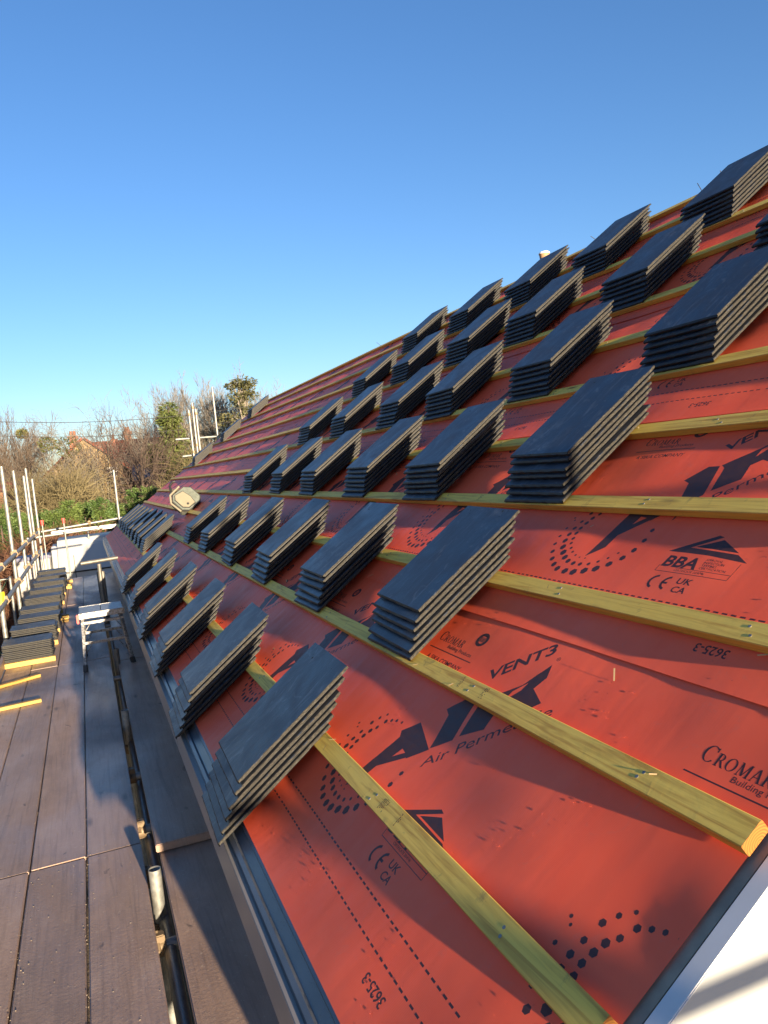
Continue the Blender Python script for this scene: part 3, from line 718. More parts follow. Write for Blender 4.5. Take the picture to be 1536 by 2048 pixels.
for i, (Y, z) in enumerate(((4.60, 0), (3.86, 0), (3.42, -.03), (2.93, -.05), (2.30, -.05), (7.05, 0), (9.8, 0))):
    lab = ['fifth', 'fourth', 'third', 'second', 'first', 'sixth', 'seventh'][i]
    pole('transom', (-.95 if Y > 6 else .02, Y, DZ-.064+z), (.42, Y+.012, DZ-.064+z), 'horizontal transom tube crossing the deck gap, %s from the camera' % lab, 'scaffold tube', 'transom tubes', couplers=(.04,) if Y < 6 else ())
pole('scaffold_ledger', (.10, -.6, DZ-.125), (.10, 15.3, DZ-.125), 'long dark ledger tube under the deck gap', 'scaffold tube')
# ends of the run
pole('end_rail', at(84, 1074, 15.3)-Vector((.25, 0, 0)), at(84, 1074, 15.3)+Vector((1.05, .0, .04)), 'lower white-lit tube across the far end of the scaffold', 'guard rail', None, ())
pole('end_rail', at(88, 1063, 16.6)-Vector((.05, 0, 0)), at(88, 1063, 16.6)+Vector((1.9, 0, .12)), 'upper horizontal tube across the far end, behind the red-capped rods', 'guard rail', None, (.9,))
for i, (px, py, lab) in enumerate(((84, 1046, 'left'), (127, 1042, 'right'))):
    p = at(px, py, 15.05); e = tag(empty('capped_rod', (p.x, p.y, DZ-.4)), 'thin steel rod with a red plastic cap, %s of two at the deck end' % lab, 'rod', 'red-capped rods')
    mb = MB(); mb.tube((0, 0, 0), (0, 0, p.z-DZ+.4), .013, n=10); mb.build('rod', M['steel'], e)
    mb = MB(); mb.tube((0, 0, p.z-DZ+.36), (0, 0, p.z-DZ+.45), .022, .03, n=10); mb.build('cap', M['redcap'], e)
# scaffold past the far verge
pole('scaffold_standard', (at(238, 1045, 16.5).x, 16.5, 0), at(227, 940, 16.5), 'upright tube standing alone beyond the far end of the eaves', 'scaffold tube')
for px, top, lab in ((377, 820, 'left tube'), (384, 806, 'middle tube, the tallest'), (391, 818, 'right tube')):
    p = at(px, top, 17.0+random.uniform(-.1, .1)); pole('scaffold_standard', (p.x, p.y, 0), p, 'upright scaffold tube in the cluster of three past the far verge, '+lab, 'scaffold tube', 'far verge standards', couplers=(p.z-.1, p.z-.9))
pole('end_rail', at(351, 879, 17.1), at(433, 873, 17.2), 'upper horizontal tube on the cluster past the far verge', 'guard rail', None, (.35,))
pole('end_rail', at(365, 913, 17.1), at(433, 905, 17.2), 'lower horizontal tube on the cluster past the far verge', 'guard rail', None, ())
p = at(424, 774, 18); pole('scaffold_standard', (p.x, p.y, 0), p, 'tall grey upright tube behind the top of the far verge', 'scaffold tube')
# near gable scaffold behind and beside the camera
for x, y in ((1.9, -2.35), (3.9, -2.35), (-1.05, -2.35)):
    pole('scaffold_standard', (x, y, 0), (x, y, EYE+1.0), 'scaffold upright by the near gable, %s' % ('left of the deck' if x < 0 else 'nearer the eaves' if x < 2 else 'nearer the ridge'), 'scaffold tube', 'near gable standards')
RZ = EYE-.753+(2.4+.78)*math.tan(SUN_E)
pole('guard_rail', (-1.0, -2.4, RZ), (4.4, -2.4, RZ), 'guard rail tube across the near gable scaffold behind the camera', 'guard rail')

# ------------------------------------------------------------------ slates and laths on the deck
deck_y = [7.98, 8.80, 9.52, 10.22, 10.98, 11.82, 12.75, 13.55, 14.45]
def deck_stack(i, y, n, stuff=False):
    base = DZ+.048
    m_lab = ['nearest', 'second nearest', 'third nearest', 'fourth nearest', 'fifth nearest', 'sixth nearest'][min(i, 5)]
    x = -.44-.0+random.uniform(-.012, .012)+(-.0 if i else -.02)
    for j in range(n):
        m4 = Matrix.Translation((x-.0+random.uniform(-.008, .008), y+random.uniform(-.006, .006), base+PITCH*j-.002)) @ Matrix.Rotation(random.uniform(-.02, .02), 4, 'Z') @ Matrix.Translation((-.43, 0, 0))
        if stuff: stuff_slate(m4)
        else:
            o = put_slate(m4, '%s slate of the %s stack on the scaffold deck' % ('top' if j == n-1 else ('bottom' if j == 0 else ORD[n-1-j]+' from top'), m_lab), 'slates stacked on the scaffold deck')
for i, y in enumerate(deck_y): deck_stack(i, y, 10 if i < 4 else 12, i >= 4)
tag(allstuff.build('slate_pile', [M['slate'], M['slate_edge'], M['slate_dark']]), 'far tight-packed stacks of dark slates at the eaves and deck end', 'slates', None, 'stuff')
def lath(p, q, label, w_=.05, h_=.025, z=0.001):
    p = Vector((*p, DZ+z)); q = Vector((*q, DZ+z)); d = q-p; mb = MB()
    # box along local y so the grain follows its length
    mb.box((-w_/2, 0, 0), (w_/2, d.length, h_), ch=.002)
    o = mb.build('timber_lath', M['timber'], None, Matrix.Translation(p) @ Matrix.Rotation(math.atan2(d.y, d.x)-math.pi/2, 4, 'Z'))
    return tag(o, label, 'timber lath', 'loose timber laths on the deck')
lath((-.98, 6.42), (-.49, 6.49), 'bright yellow timber lath lying on the deck, nearest to the camera', z=.003)
lath((-.87, 7.20), (-.545, 7.38), 'orange-yellow timber lath lying askew on the deck, second nearest', z=.003)
for i, y in enumerate(deck_y):
    for dy in ((.01, .27) if i else (-.004, .27)):
        far = ['nearest', 'second', 'third', 'fourth', 'fifth', 'sixth', 'seventh', 'eighth', 'last'][i]
        if dy > .2 and i not in (3, 7): continue
        w2 = .30 if i in (3, 7, 8) else .44
        lath((-.90+.01*(i % 3), y+dy), (-.43+(.08 if i in (3, 7, 8) else 0), y+dy+.01), 'timber lath under the %s deck slate stack, %s edge' % (far, 'front' if dy < .2 else 'back'), .05, .045, .003)

# ------------------------------------------------------------------ step-up platform
def step_up():
    x0, x1 = -.155, .20; yf = 7.28; zt = DZ+.50
    e = tag(empty('step_platform', ((x0+x1)/2, yf, DZ)), 'paint-splashed aluminium step-up platform standing on the deck', 'step platform')
    T = Matrix.Translation(-Vector(((x0+x1)/2, yf, DZ)))
    def B(mb, n, m): return mb.build(n, M[m], e, T)
    for side, xa, xb in ((0, x0-.005, x0+.02), (1, x1+.035, x1-.02)):
        for fr, ya, yb in ((0, yf-.02, yf+.11), (1, yf+.62, yf+.48)):
            mb = MB(); a = Vector((xa, ya, DZ+.05)); c = Vector((xb, yb, zt-.02)); d = (c-a)
            q = d.to_track_quat('Z', 'Y').to_matrix().to_4x4()
            mb.box((-.0125, -.016, 0), (.0125, .016, d.length), M4=Matrix.Translation(a) @ q, ch=.002); B(mb, 'leg', 'alu')
            mb = MB(); mb.box((-.018, -.02, -.055), (.018, .02, .01), M4=Matrix.Translation(a) @ q, ch=.004); B(mb, 'foot', 'black')
    for k, f in enumerate((.42, .80)):
        for ya, yb in ((yf-.02, yf+.11), (yf+.62, yf+.48))[:2-k]:
            z = DZ+.05+f*.45; yy = ya+(yb-ya)*f; mb = MB(); mb.box((x0, yy-.014, z-.012), (x1+.01, yy+.014, z+.012), ch=.003); B(mb, 'rung', 'alu')
            mb = MB(); mb.tube((x0+.01, yy, z-.10), (x0+.07, yy, z-.015), .005, n=6); mb.tube((x1, yy, z-.10), (x1-.06, yy, z-.015), .005, n=6); B(mb, 'brace', 'alu')
    mb = MB()
    for i in range(2):
        mb.box((x0-.01+i*.19, yf+.09, zt-.012), (x0+.175+i*.19, yf+.50, zt), ch=.002)
    B(mb, 'platform', 'board_pale')
    mb = MB(); mb.box((x0-.012, yf+.065, zt-.05), (x1+.022, yf+.088, zt+.002), ch=.003); mb.box((x0-.012, yf+.502, zt-.05), (x1+.022, yf+.525, zt+.002), ch=.003); B(mb, 'platform_frame', 'alu')
    mb = MB(); mb.box((x0-.033, yf+.06, zt-.085), (x0-.014, yf+.10, zt-.005), ch=.004); B(mb, 'end_cap', 'red')
M['board_pale'] = simple_noise('worn_platform_panel', (.08, .09, .10), (.32, .33, .33), 45, .4)
step_up()

# ------------------------------------------------------------------ site lamp on the roof
def site_lamp():
    base = W(.64, 9.25, .0); e = tag(empty('work_lamp', base), 'boxy cream and olive work lamp with carry handle resting on the battens', 'work lamp')
    # axes: face looks towards the camera side (-y), tilted by the slope
    ax = Vector((.82, .30, .50)).normalized(); fz = Vector((-.20, -.93, .42)); fz = (fz-ax*fz.dot(ax)).normalized(); up = ax.cross(fz)*-1
    if up.z < 0: up = -up
    Mx = Matrix((ax, up, fz)).transposed().to_4x4() @ Matrix.Scale(.86, 4); Mx.translation = Vector((.02, 0, .18))
    def prism(pts, z0, z1, inset, name, m):
        mb = MB(); n = len(pts); a = [(x, y, z0) for x, y in pts]; c = [(x, y, z1-inset) for x, y in pts]; d = [(x*(1-inset*2.2), y*(1-inset*2.2), z1) for x, y in pts]
        mb.add([Mx @ Vector(p) for p in a+c+d], [(i, (i+1) % n, n+(i+1) % n, n+i) for i in range(n)]+[(n+i, n+(i+1) % n, 2*n+(i+1) % n, 2*n+i) for i in range(n)]+[list(range(n))[::-1], list(range(2*n, 3*n))])
        return mb.build(name, M[m], e)
    oct_ = [(-.17, -.09), (-.10, -.16), (.10, -.16), (.17, -.09), (.17, .09), (.10, .16), (-.10, .16), (-.17, .09)]
    sc = lambda k, dx=0: [(x*k+dx, y*k) for x, y in oct_]
    prism(oct_, -.10, .04, .03, 'body', 'lampbody')
    prism(sc(1.03), .012, .030, .004, 'bumper', 'black')
    f = prism([(-.130, -.070), (-.075, -.125), (.035, -.125), (.055, -.02), (.035, .105), (-.085, .125), (-.130, .07)], .040, .052, .004, 'front_panel', 'lampface')
    prism([(-.140, -.074), (-.079, -.136), (.042, -.136), (.065, -.02), (.043, .116), (-.089, .136), (-.140, .075)], .036, .046, .004, 'panel_rim', 'black')
    for q in range(4): prism([(.078+q*.018, -.10+q*.012), (.088+q*.018, -.10+q*.012), (.088+q*.018, .10-q*.012), (.078+q*.018, .10-q*.012)], .036, .046, .002, 'rib', 'lampbody')
    mb = MB(); mb.tube(Mx @ Vector((-.05, -.08, .051)), Mx @ Vector((-.05, -.08, .058)), .014, n=10); mb.build('button', M['black'], f)
    # white guard bars round the left and top, handle to the upper right
    mb = MB()
    for a, c in (((-.19, -.10), (-.20, .08)), ((-.20, .08), (-.12, .18)), ((-.12, .18), (.06, .20))):
        mb.tube(Mx @ Vector((*a, .03)), Mx @ Vector((*c, .03)), .013, n=8)
    mb.build('guard_bar', M['lampface'], e)
    mb = MB(); pts = [(-.02, .16, -.02), (-.06, .22, -.02), (.02, .33, -.06), (.10, .36, -.08), (.13, .34, -.08)]
    for a, c in zip(pts, pts[1:]): mb.tube(Mx @ Vector(a), Mx @ Vector(c), .014, n=8)
    mb.build('handle', M['black'], e)
site_lamp()

# ------------------------------------------------------------------ coffee cup on the ridge
p = W(RIDGE-.03, 5.30, .032); cup = tag(empty('paper_cup', p), 'brown card coffee cup with a white lid standing on the ridge', 'cup')
mb = MB(); mb.tube((0, 0, 0), (0, 0, .105), .029, .041, n=24); mb.build('cup_body', M['card'], cup)
mb = MB(); mb.tube((0, 0, .105), (0, 0, .113), .045, .044, n=24); mb.tube((0, 0, .113), (0, 0, .121), .038, .036, n=24); mb.build('lid', M['lid'], cup)

# ------------------------------------------------------------------ droplets and shavings
def dome(mb, x, y, z, r, h):
    n = 8; vs = [(x+r*math.cos(6.283*i/n), y+r*math.sin(6.283*i/n), z) for i in range(n)]+[(x+r*.72*math.cos(6.283*i/n), y+r*.72*math.sin(6.283*i/n), z+h*.7) for i in range(n)]+[(x, y, z+h)]
    mb.add(vs, [(i, (i+1) % n, n+(i+1) % n, n+i) for i in range(n)]+[(n+i, n+(i+1) % n, 2*n) for i in range(n)], 0, True)
rnd = random.Random(5); mb = MB()
cl = [(rnd.uniform(-.25, 1.3), rnd.uniform(Y0+.05, 2.6)) for _ in range(26)]
for i in range(420):
    c = rnd.choice(cl); s = c[0]+rnd.gauss(0, .05); y = c[1]+rnd.gauss(0, .035)
    if y < Y0+.01 or s < -.29: continue
    r = rnd.choice((.0009, .0013, .0018, .0022)); dome(mb, s, y, disp(s, y)+(.0035 if s > .56 else .0008), r*rnd.uniform(.8, 1.4), r*.4)
for i in range(160):
    s = rnd.uniform(-.36, -.31); y = rnd.uniform(Y0, 2.2); r = rnd.uniform(.0008, .002); dome(mb, s, y, -.008, r, r*.7)
tag(mb.build('water_droplets', M['water'], None, ROOF), 'small water droplets beaded on the orange membrane', 'water droplets', None, 'stuff')
mb = MB()
for i in range(70):
    near = rnd.random() < .7; k = rnd.choice((0, 1, 2, 3, 4)); s = (bat(k)+rnd.gauss(-.02, .03)) if near else rnd.uniform(-.2, 2); y = rnd.uniform(1, 4.5)
    a = rnd.uniform(0, 3.14); l = rnd.uniform(.004, .013); w_ = rnd.uniform(.0008, .002); z = .028 if abs(s-bat(k)+.025) < .026 else disp(s, y)+.006
    d = Vector((math.cos(a), math.sin(a), rnd.uniform(0, .5)))*l; q = Vector((-math.sin(a), math.cos(a), 0))*w_; c = Vector((s, y, z))
    mb.add([c-d-q, c+d-q, c+d+q, c-d+q], [(0, 1, 2, 3)])
tag(mb.build('wood_shavings', M['shaving'], None, ROOF), 'pale wood shavings and splinters scattered on battens and membrane', 'wood shavings', None, 'stuff')

rnd = random.Random(9); mb = MB()
for i in range(900):
    x = rnd.uniform(-.86, .05) if rnd.random() < .6 else rnd.choice((-.404, -.175, -.637))+rnd.gauss(0, .012); y = 1.9+5.5*rnd.random()**1.5; r = rnd.uniform(.0008, .0028); z = DZ+.0015
    vs = [(x+r*rnd.uniform(.6, 1.3)*math.cos(6.283*q/5), y+r*rnd.uniform(.6, 1.5)*math.sin(6.283*q/5), z) for q in range(5)]+[(x, y, z+r*.9)]
    mb.add(vs, [(q, (q+1) % 5, 5) for q in range(5)])
tag(mb.build('grit', M['grit']), 'fine pale grit and crumbs of mortar scattered on the scaffold boards', 'grit', None, 'stuff')

# ------------------------------------------------------------------ white van beyond the deck
def van():
    x0, x1, y0, y1 = -.93, 4.5, 19.0, 20.95; zt = EYE-1.16
    e = tag(empty('van', (x0, y0, 0)), 'white panel van parked side-on beyond the scaffold, ladder on its roof rack', 'van')
    T = Matrix.Translation((-x0, -y0, 0))
    bm = bmesh.new(); bmesh.ops.create_cube(bm, size=1)
    for v in bm.verts: v.co = Vector(((x0+x1)/2+v.co.x*(x1-x0), (y0+y1)/2+v.co.y*(y1-y0), (zt+.35)/2+v.co.z*(zt-.35)))
    for v in bm.verts:
        if v.co.z > 1: v.co.y += .10 if v.co.y < 20 else -.10; v.co.x += .10 if v.co.x < 1 else -1.1
    bmesh.ops.bevel(bm, geom=bm.edges[:], offset=.14, segments=4, affect='EDGES')
    vs = [v.co.copy() for v in bm.verts]; bm.verts.index_update(); fs = [[v.index for v in f.verts] for f in bm.faces]; bm.free()
    mb = MB(); mb.add(vs, fs, 0, True); mb.build('body', M['vanwhite'], e, T)
    side = lambda z: y0+.10*max(0, (z-.35)/(zt-.35))-.004
    mb = MB()
    for x in (x0+.55, x0+1.9, x0+3.3): mb.add([(x, side(.5)-.001, .5), (x+.015, side(.5)-.001, .5), (x+.015, side(zt-.35)-.001, zt-.35), (x, side(zt-.35)-.001, zt-.35)], [(0, 1, 2, 3)])
    mb.build('door_gap', M['black'], e, T)
    mb = MB(); mb.box((x0+.25, side(zt-.75)-.02, zt-.75), (x1-1.3, side(zt-.75)+.03, zt-.72), ch=.005); mb.box((x0+.25, side(1.0)-.03, .98), (x1-.6, side(1)+.03, 1.1), ch=.01); mb.build('side_trim', M['black'], e, T)
    for x in (x0+.95, x1-1.0):
        wl = empty('wheel', (x-x0, .0, .33)); wl.parent = e
        mb = MB(); mb.tube((0, -.0, 0), (0, .22, 0), .33, n=24); mb.build('tyre', M['black'], wl); mb = MB(); mb.tube((0, -.012, 0), (0, .02, 0), .2, n=18); mb.build('rim', M['alu'], wl)
    mb = MB(); mb.add([(x1-1.25, side(1.9)-.004, 1.2), (x1-.45, side(1.2)-.004, 1.2), (x1-1.05, side(1.9)-.004, zt-.5), (x1-1.25, side(1.9)-.004, zt-.5)], [(0, 1, 2, 3)]); mb.build('window', M['vanglass'], e, T)
    mb = MB()
    for x in (.0, 1.3, 2.6):
        mb.tube((x, 19.15, zt+.10), (x, 20.8, zt+.10), .02, n=8)
        for yy in (19.2, 20.75): mb.tube((x, yy, zt-.03), (x, yy, zt+.10), .018, n=8)
    mb.build('roof_rack', M['steel'], e, T)
    lad = tag(empty('ladder', (-.8, 19.5, zt+.14)), 'aluminium ladder tied on top of the van roof rack', 'ladder')
    mb = MB()
    for yy in (0, .42): mb.box((0, yy, 0), (3.9, yy+.03, .07), ch=.004)
    mb.build('rail', M['alu'], lad); mb = MB()
    for i in range(14): mb.tube((.15+i*.27, .02, .035), (.15+i*.27, .43, .035), .015, n=8)
    mb.build('rung', M['alu'], lad)
van()
# mesh fence and small yard things left of the scaffold
e = tag(empty('mesh_fence', (-1.6, 17.5, 0)), 'green diamond mesh fence left of the scaffold uprights', 'fence')
mb = MB(); zt = 2.05
for i in range(-16, 50):
    for d in (1, -1):
        x = -i*.11
        a = Vector((x, 0, 0)); c = Vector((x-d*zt*.62, 0, zt))
        if -5 < min(a.x, c.x) and max(a.x, c.x) < .02: mb.tube(a, c, .009, n=4, cap=False)
mb.build('netting', M['green'], e)
mb = MB()
for x in (0, -1.7, -3.4, -5): mb.tube((x, .03, 0), (x, .03, zt+.05), .03, n=8)
mb.tube((0, .03, zt), (-5, .03, zt), .018, n=8); mb.build('frame', M['steel'], e)
p = at(70, 1113, 18.4)
bn_ = tag(empty('wheelie_bin', (p.x-.05, 18.4, 0)), 'navy-lidded grey bin standing behind the guard rails', 'bin')
mb = MB(); mb.add([(-.28, 0, 0), (.28, 0, 0), (.33, 0, p.z-.08), (-.33, 0, p.z-.08), (-.28, .55, 0), (.28, .55, 0), (.33, .7, p.z-.08), (-.33, .7, p.z-.08)], [(0, 1, 2, 3), (5, 4, 7, 6), (1, 5, 6, 2), (4, 0, 3, 7), (3, 2, 6, 7)]); mb.build('body', M['fascia'], bn_)
mb = MB(); mb.box((-.36, -.04, p.z-.08), (.36, .72, p.z), ch=.02); mb.build('lid', M['navy'], bn_)

# ------------------------------------------------------------------ vegetation
def bare_tree(name, base, H, seed, label, bark='bark', spread=.55, twigs=3, levels=6, lean=(0, 0), trunk_r=.16, first=.30, up=.15, droop=0.0, wd=.8):
    rnd = random.Random(seed); e = tag(empty(name, base), label, 'tree', None); tb = MB(); cb = MB()
    def grow(p, d, L, r, lev):
        n = 4 if lev < 2 else 3; pts = [p]; rs = [r]; dd = d.copy()
        for i in range(n):
            dd = (dd+Vector((rnd.gauss(0, .13), rnd.gauss(0, .13), rnd.gauss(up*.5, .08)-droop*(lev/levels)**2))).normalized()
            pts.append(pts[-1]+dd*L/n); rs.append(r*(1-.38*(i+1)/n))
        (tb if lev == 0 else cb).path(pts, rs, 6 if lev < 2 else 3)
        if lev >= levels: return
        k = {0: 5, 1: 3}.get(lev, twigs if lev < levels-1 else 2)
        for j in range(k):
            f = rnd.uniform(.7 if lev == 0 else .25, 1); i = min(n-1, int(f*n)); q = pts[i].lerp(pts[i+1], f*n-i)
            a = rnd.uniform(0, 6.28); ang = rnd.uniform(.35, .95)*spread*1.7
            o1 = dd.orthogonal().normalized(); o2 = dd.cross(o1)
            nd = (dd*math.cos(ang)+(o1*math.cos(a)+o2*math.sin(a))*math.sin(ang)).normalized()
            grow(q, nd, L*rnd.uniform(.62, .85), max(rs[i+1]*rnd.uniform(.5, .7), .016 if lev < 3 else .0085), lev+1)
        grow(pts[-1], dd, L*.75, rs[-1]*.9, lev+1)
    grow(Vector((0, 0, 0)), Vector((lean[0], lean[1], 1)).normalized(), H*first, trunk_r, 0)
    # scale to the wanted height
    zm = sorted(v[2] for v in cb.v)[int(len(cb.v)*.997)]; k = H/zm
    tb.v = [(x*k, y*k, z*k) for x, y, z in tb.v]; cb.v = [(x*k*wd, y*k*wd, z*k) for x, y, z in cb.v]
    tb.build('trunk', M[bark], e); cb.build('crown', M[bark], e); return e
def leaf_cloud(mb, c, R, n, size, rnd, squash=1.0, droop=.3, elong=2.2):
    for i in range(n):
        v = Vector((rnd.gauss(0, 1), rnd.gauss(0, 1), rnd.gauss(0, 1))).normalized()*rnd.uniform(.45, 1)**.5
        p = Vector((c[0]+v.x*R[0], c[1]+v.y*R[1], c[2]+v.z*R[2]))
        d = Vector((v.x+rnd.gauss(0, .5), v.y+rnd.gauss(0, .5), rnd.gauss(0, .4)-droop)).normalized(); s = size*rnd.uniform(.5, 1.4)
        q = d.cross(Vector((rnd.gauss(0, 1), rnd.gauss(0, 1), rnd.gauss(0, 1)))).normalized()*s
        mb.add([p-q*.5, p+d*s*elong*.5-q*.3, p+d*s*elong, p+d*s*elong*.5+q*.45], [(0, 1, 2, 3)])
def gp(px, Y): q = at(px, 976, Y); return (q.x, Y, 0)
def hh(py, Y, px=165): return at(px, py, Y).z
bare_tree('bare_tree', gp(34, 46), hh(812, 46), 11, 'tall bare tree with upright branches and a mistletoe ball, far left', 'bark', .50, 3, 6, (0, 0), .30, .30, .28, wd=1.0)
bare_tree('bare_tree', gp(-12, 52), hh(832, 52), 12, 'bare tree cut by the left edge of the picture', 'bark', .5, 2, 7, (0, 0), .25, .3, .2)
bare_tree('bare_tree', gp(135, 43), hh(846, 43), 13, 'twiggy bare tree with mistletoe, left of the brick chimney', 'bark', .55, 3, 5, (0, 0), .2, .36, .15)
bare_tree('bare_tree', gp(92, 47), hh(862, 47), 24, 'low bare tree behind the tangled shrub, right of the tall bare tree', 'bark', .55, 3, 5, (0, 0), .2, .36, .15)
bare_tree('bare_tree', gp(335, 50), hh(835, 50), 19, 'bare tree between the red roof and the ivy-clad tree', 'bark', .5, 3, 5, (0, 0), .2, .4, .15)
bare_tree('birch_tree', gp(216, 36), hh(803, 36), 14, 'pale-stemmed birch in front of the house gable', 'birchbark', .52, 3, 5, (-.02, 0), .16, .36, .2, .35)
bare_tree('bare_tree', gp(286, 34), hh(822, 34), 16, 'dark-trunked bare tree in front of the red roof', 'darkbark', .62, 3, 5, (.04, 0), .20, .30, .15)
bare_tree('bare_tree', gp(405, 40), hh(775, 40), 17, 'bare tree with fine twigs behind the far verge scaffold', 'birchbark', .5, 2, 7, (0, 0), .18, .26, .2)
bare_tree('bare_tree', gp(455, 38), hh(765, 38), 18, 'bare tree behind the tall grey upright tube', 'birchbark', .5, 2, 7, (0, 0), .18, .24, .22)
# mistletoe balls
for px, py, Y, r, lab in ((44, 868, 45.6, .26, 'small mistletoe ball high in the far left bare tree'), (137, 894, 40, .55, 'large yellow-green mistletoe clump beside the brick chimney'), (94, 888, 42, .4, 'mistletoe clump left of the large one')):
    p = at(px, py, Y); mb = MB(); leaf_cloud(mb, (0, 0, 0), (r, r, r), 700, .07, random.Random(px), 1, 0, 1.6); tag(mb.build('mistletoe', M['mistletoe'], None, None, p), lab, 'mistletoe', 'mistletoe clumps')
# ivy-clad and olive-leaved trees
def leafy(name, px, Y, top, bot, wid, label, m, n, size, seed, open_=False):
    rnd = random.Random(seed); b0 = Vector(gp(px, Y)); e = tag(empty(name, b0), label, 'tree'); zt = hh(top, Y, px); zb = hh(bot, Y, px)
    tb = MB(); cb = MB()
    tb.path([Vector((0, 0, 0)), Vector((.1, 0, zt*.35)), Vector((-.05, .1, zt*.7)), Vector((0, 0, zt*.97))], [.2, .15, .1, .03], 7)
    for k in range(26 if open_ else 30):
        f = rnd.uniform(.0, 1); z = zb+(zt-zb)*f; rr = wid*(1-.55*f)*rnd.uniform(.3, 1); a = rnd.uniform(0, 6.28)
        c = Vector((rr*math.cos(a), rr*math.sin(a), z)); tb.path([Vector((0, 0, z*.8)), c*.6+Vector((0, 0, z*.38)), c], [.05, .03, .012], 4)
        R = wid*(.22 if open_ else .42)*rnd.uniform(.7, 1.2); leaf_cloud(cb, c, (R, R, R*.9), n//(24 if open_ else 32), size, rnd)
    tb.build('trunk', M['birchbark' if open_ else 'darkbark'], e); cb.build('crown', M[m], e)
leafy('ivy_clad_tree', 355, 37, 812, 962, .8, 'dense green ivy-clad tree left of the verge scaffold', 'ivy', 9000, .085, 31)
leafy('evergreen_tree', 503, 34, 757, 850, 1.15, 'olive-leaved evergreen tree rising behind the far end of the ridge', 'euc', 2300, .075, 32, True)
leafy('ornamental_tree', 318, 36, 895, 925, .45, 'small dark round-headed tree in front of the brick extension', 'ivy', 3500, .08, 33)
# tangled deciduous shrub
def tangle(name, px, Y, wpx, top, label, n, seed, m='twig', cat='shrub', r0=.012, dens=1.0, thin=.006):
    rnd = random.Random(seed); b0 = Vector(gp(px, Y)); sx = wpx/1546*Y; zt = hh(top, Y, px); mb = MB()
    for i in range(n):
        x = rnd.gauss(0, .42)*sx; yy = rnd.uniform(-1.8, 1.8); z = 0 if rnd.random() < .25 else rnd.uniform(.1, .7)*zt
        hmax = zt*max(.25, 1-(x/sx/1.15)**2)
        p = Vector((x, yy, z)); d = Vector((rnd.gauss(0, .6), rnd.gauss(0, .5), rnd.uniform(.2, 1.2))).normalized(); L = rnd.uniform(.5, 1.5)*zt*.3
        pts = [p]; nseg = 5
        for k in range(nseg):
            d = (d+Vector((rnd.gauss(0, .3), rnd.gauss(0, .3), rnd.gauss(-.12, .25)))).normalized(); q = pts[-1]+d*L/nseg
            if q.z > hmax: d.z = -abs(d.z); q = pts[-1]+d*L/nseg
            pts.append(q)
        r = rnd.uniform(.6, 1.6)*r0; mb.path(pts, [r*(1-.7*k/nseg) for k in range(nseg+1)], 3)
    return tag(mb.build(name, M[m], None, None, b0), label, cat)
tangle('shrub', 136, 31, 60, 898, 'large tangled leafless shrub with tan twigs in front of the house', 3600, 41)
tangle('shrub', 62, 33, 62, 925, 'lower tangled leafless shrub left of the large one', 3600, 42)
tangle('shrub', 400, 33, 34, 868, 'dense leafless thicket behind the far verge scaffold', 3200, 43, 'twig')
tangle('shrub', 350, 30, 26, 935, 'brown bramble thicket beside the far corner of the roof', 2200, 45, 'twig')
o = tangle('dry_bracken', 120, 24, 150, 1030, 'band of dry red-brown bracken below the conifer hedge', 5200, 44, 'bracken', 'bracken', .010); o['kind'] = 'stuff'
o = tangle('dry_bracken', 30, 22, 90, 1045, 'dry red-brown bracken behind the left guard rails', 3000, 46, 'bracken', 'bracken', .010); o['kind'] = 'stuff'
# conifer hedge: each plant its own
def conifer(px, Y, top, wid, seed, label):
    rnd = random.Random(seed); b0 = Vector(gp(px, Y)); e = tag(empty('conifer', b0), label, 'conifer', 'conifer hedge'); zt = hh(top, Y, px)
    tb = MB(); tb.path([Vector((0, 0, 0)), Vector((0, 0, zt*.5)), Vector((0, 0, zt*.95))], [.07, .05, .01], 6); tb.build('trunk', M['darkbark'], e)
    cb = MB()
    for k in range(150):
        f = rnd.random()**.8; z = zt*(.22+.78*f); a = rnd.uniform(0, 6.28); L = wid*(1.05-.75*f)*rnd.uniform(.6, 1.15)
        d = Vector((math.cos(a), math.sin(a), rnd.uniform(.05, .45)))
        p0 = Vector((0, 0, z*.93)); 
        for j in range(60):
            t = rnd.uniform(.25, 1); p = p0+d*L*t+Vector((rnd.gauss(0, .04), rnd.gauss(0, .04), rnd.gauss(0, .04)-.12*t*t*L))
            dd = (d+Vector((rnd.gauss(0, .6), rnd.gauss(0, .6), rnd.gauss(.1, .35)))).normalized(); s = rnd.uniform(.035, .09)
            q = dd.cross(Vector((rnd.gauss(0, 1), rnd.gauss(0, 1), rnd.gauss(0, 1)))).normalized()*s*.16
            cb.add([p-q, p+dd*s*.6-q*1.6, p+dd*s, p+dd*s*.6+q*1.6], [(0, 1, 2, 3)])
    cb.build('crown', M['fir'], e)
cl_ = ['at the far left edge', 'second from the left', 'third from the left, low', 'fourth from the left', 'middle of the hedge', 'sixth from the left', 'seventh from the left, tall', 'eighth from the left', 'beside the far corner of the roof', 'rightmost, below the brick extension']
for i, (px, top) in enumerate(((-8, 1008), (28, 1014), (62, 1020), (98, 1012), (132, 990), (163, 996), (195, 985), (228, 998), (262, 968), (300, 962))):
    conifer(px, 26+(i % 3)*.7, top, .78, 60+i, 'green conifer bush in the hedge, '+cl_[i])

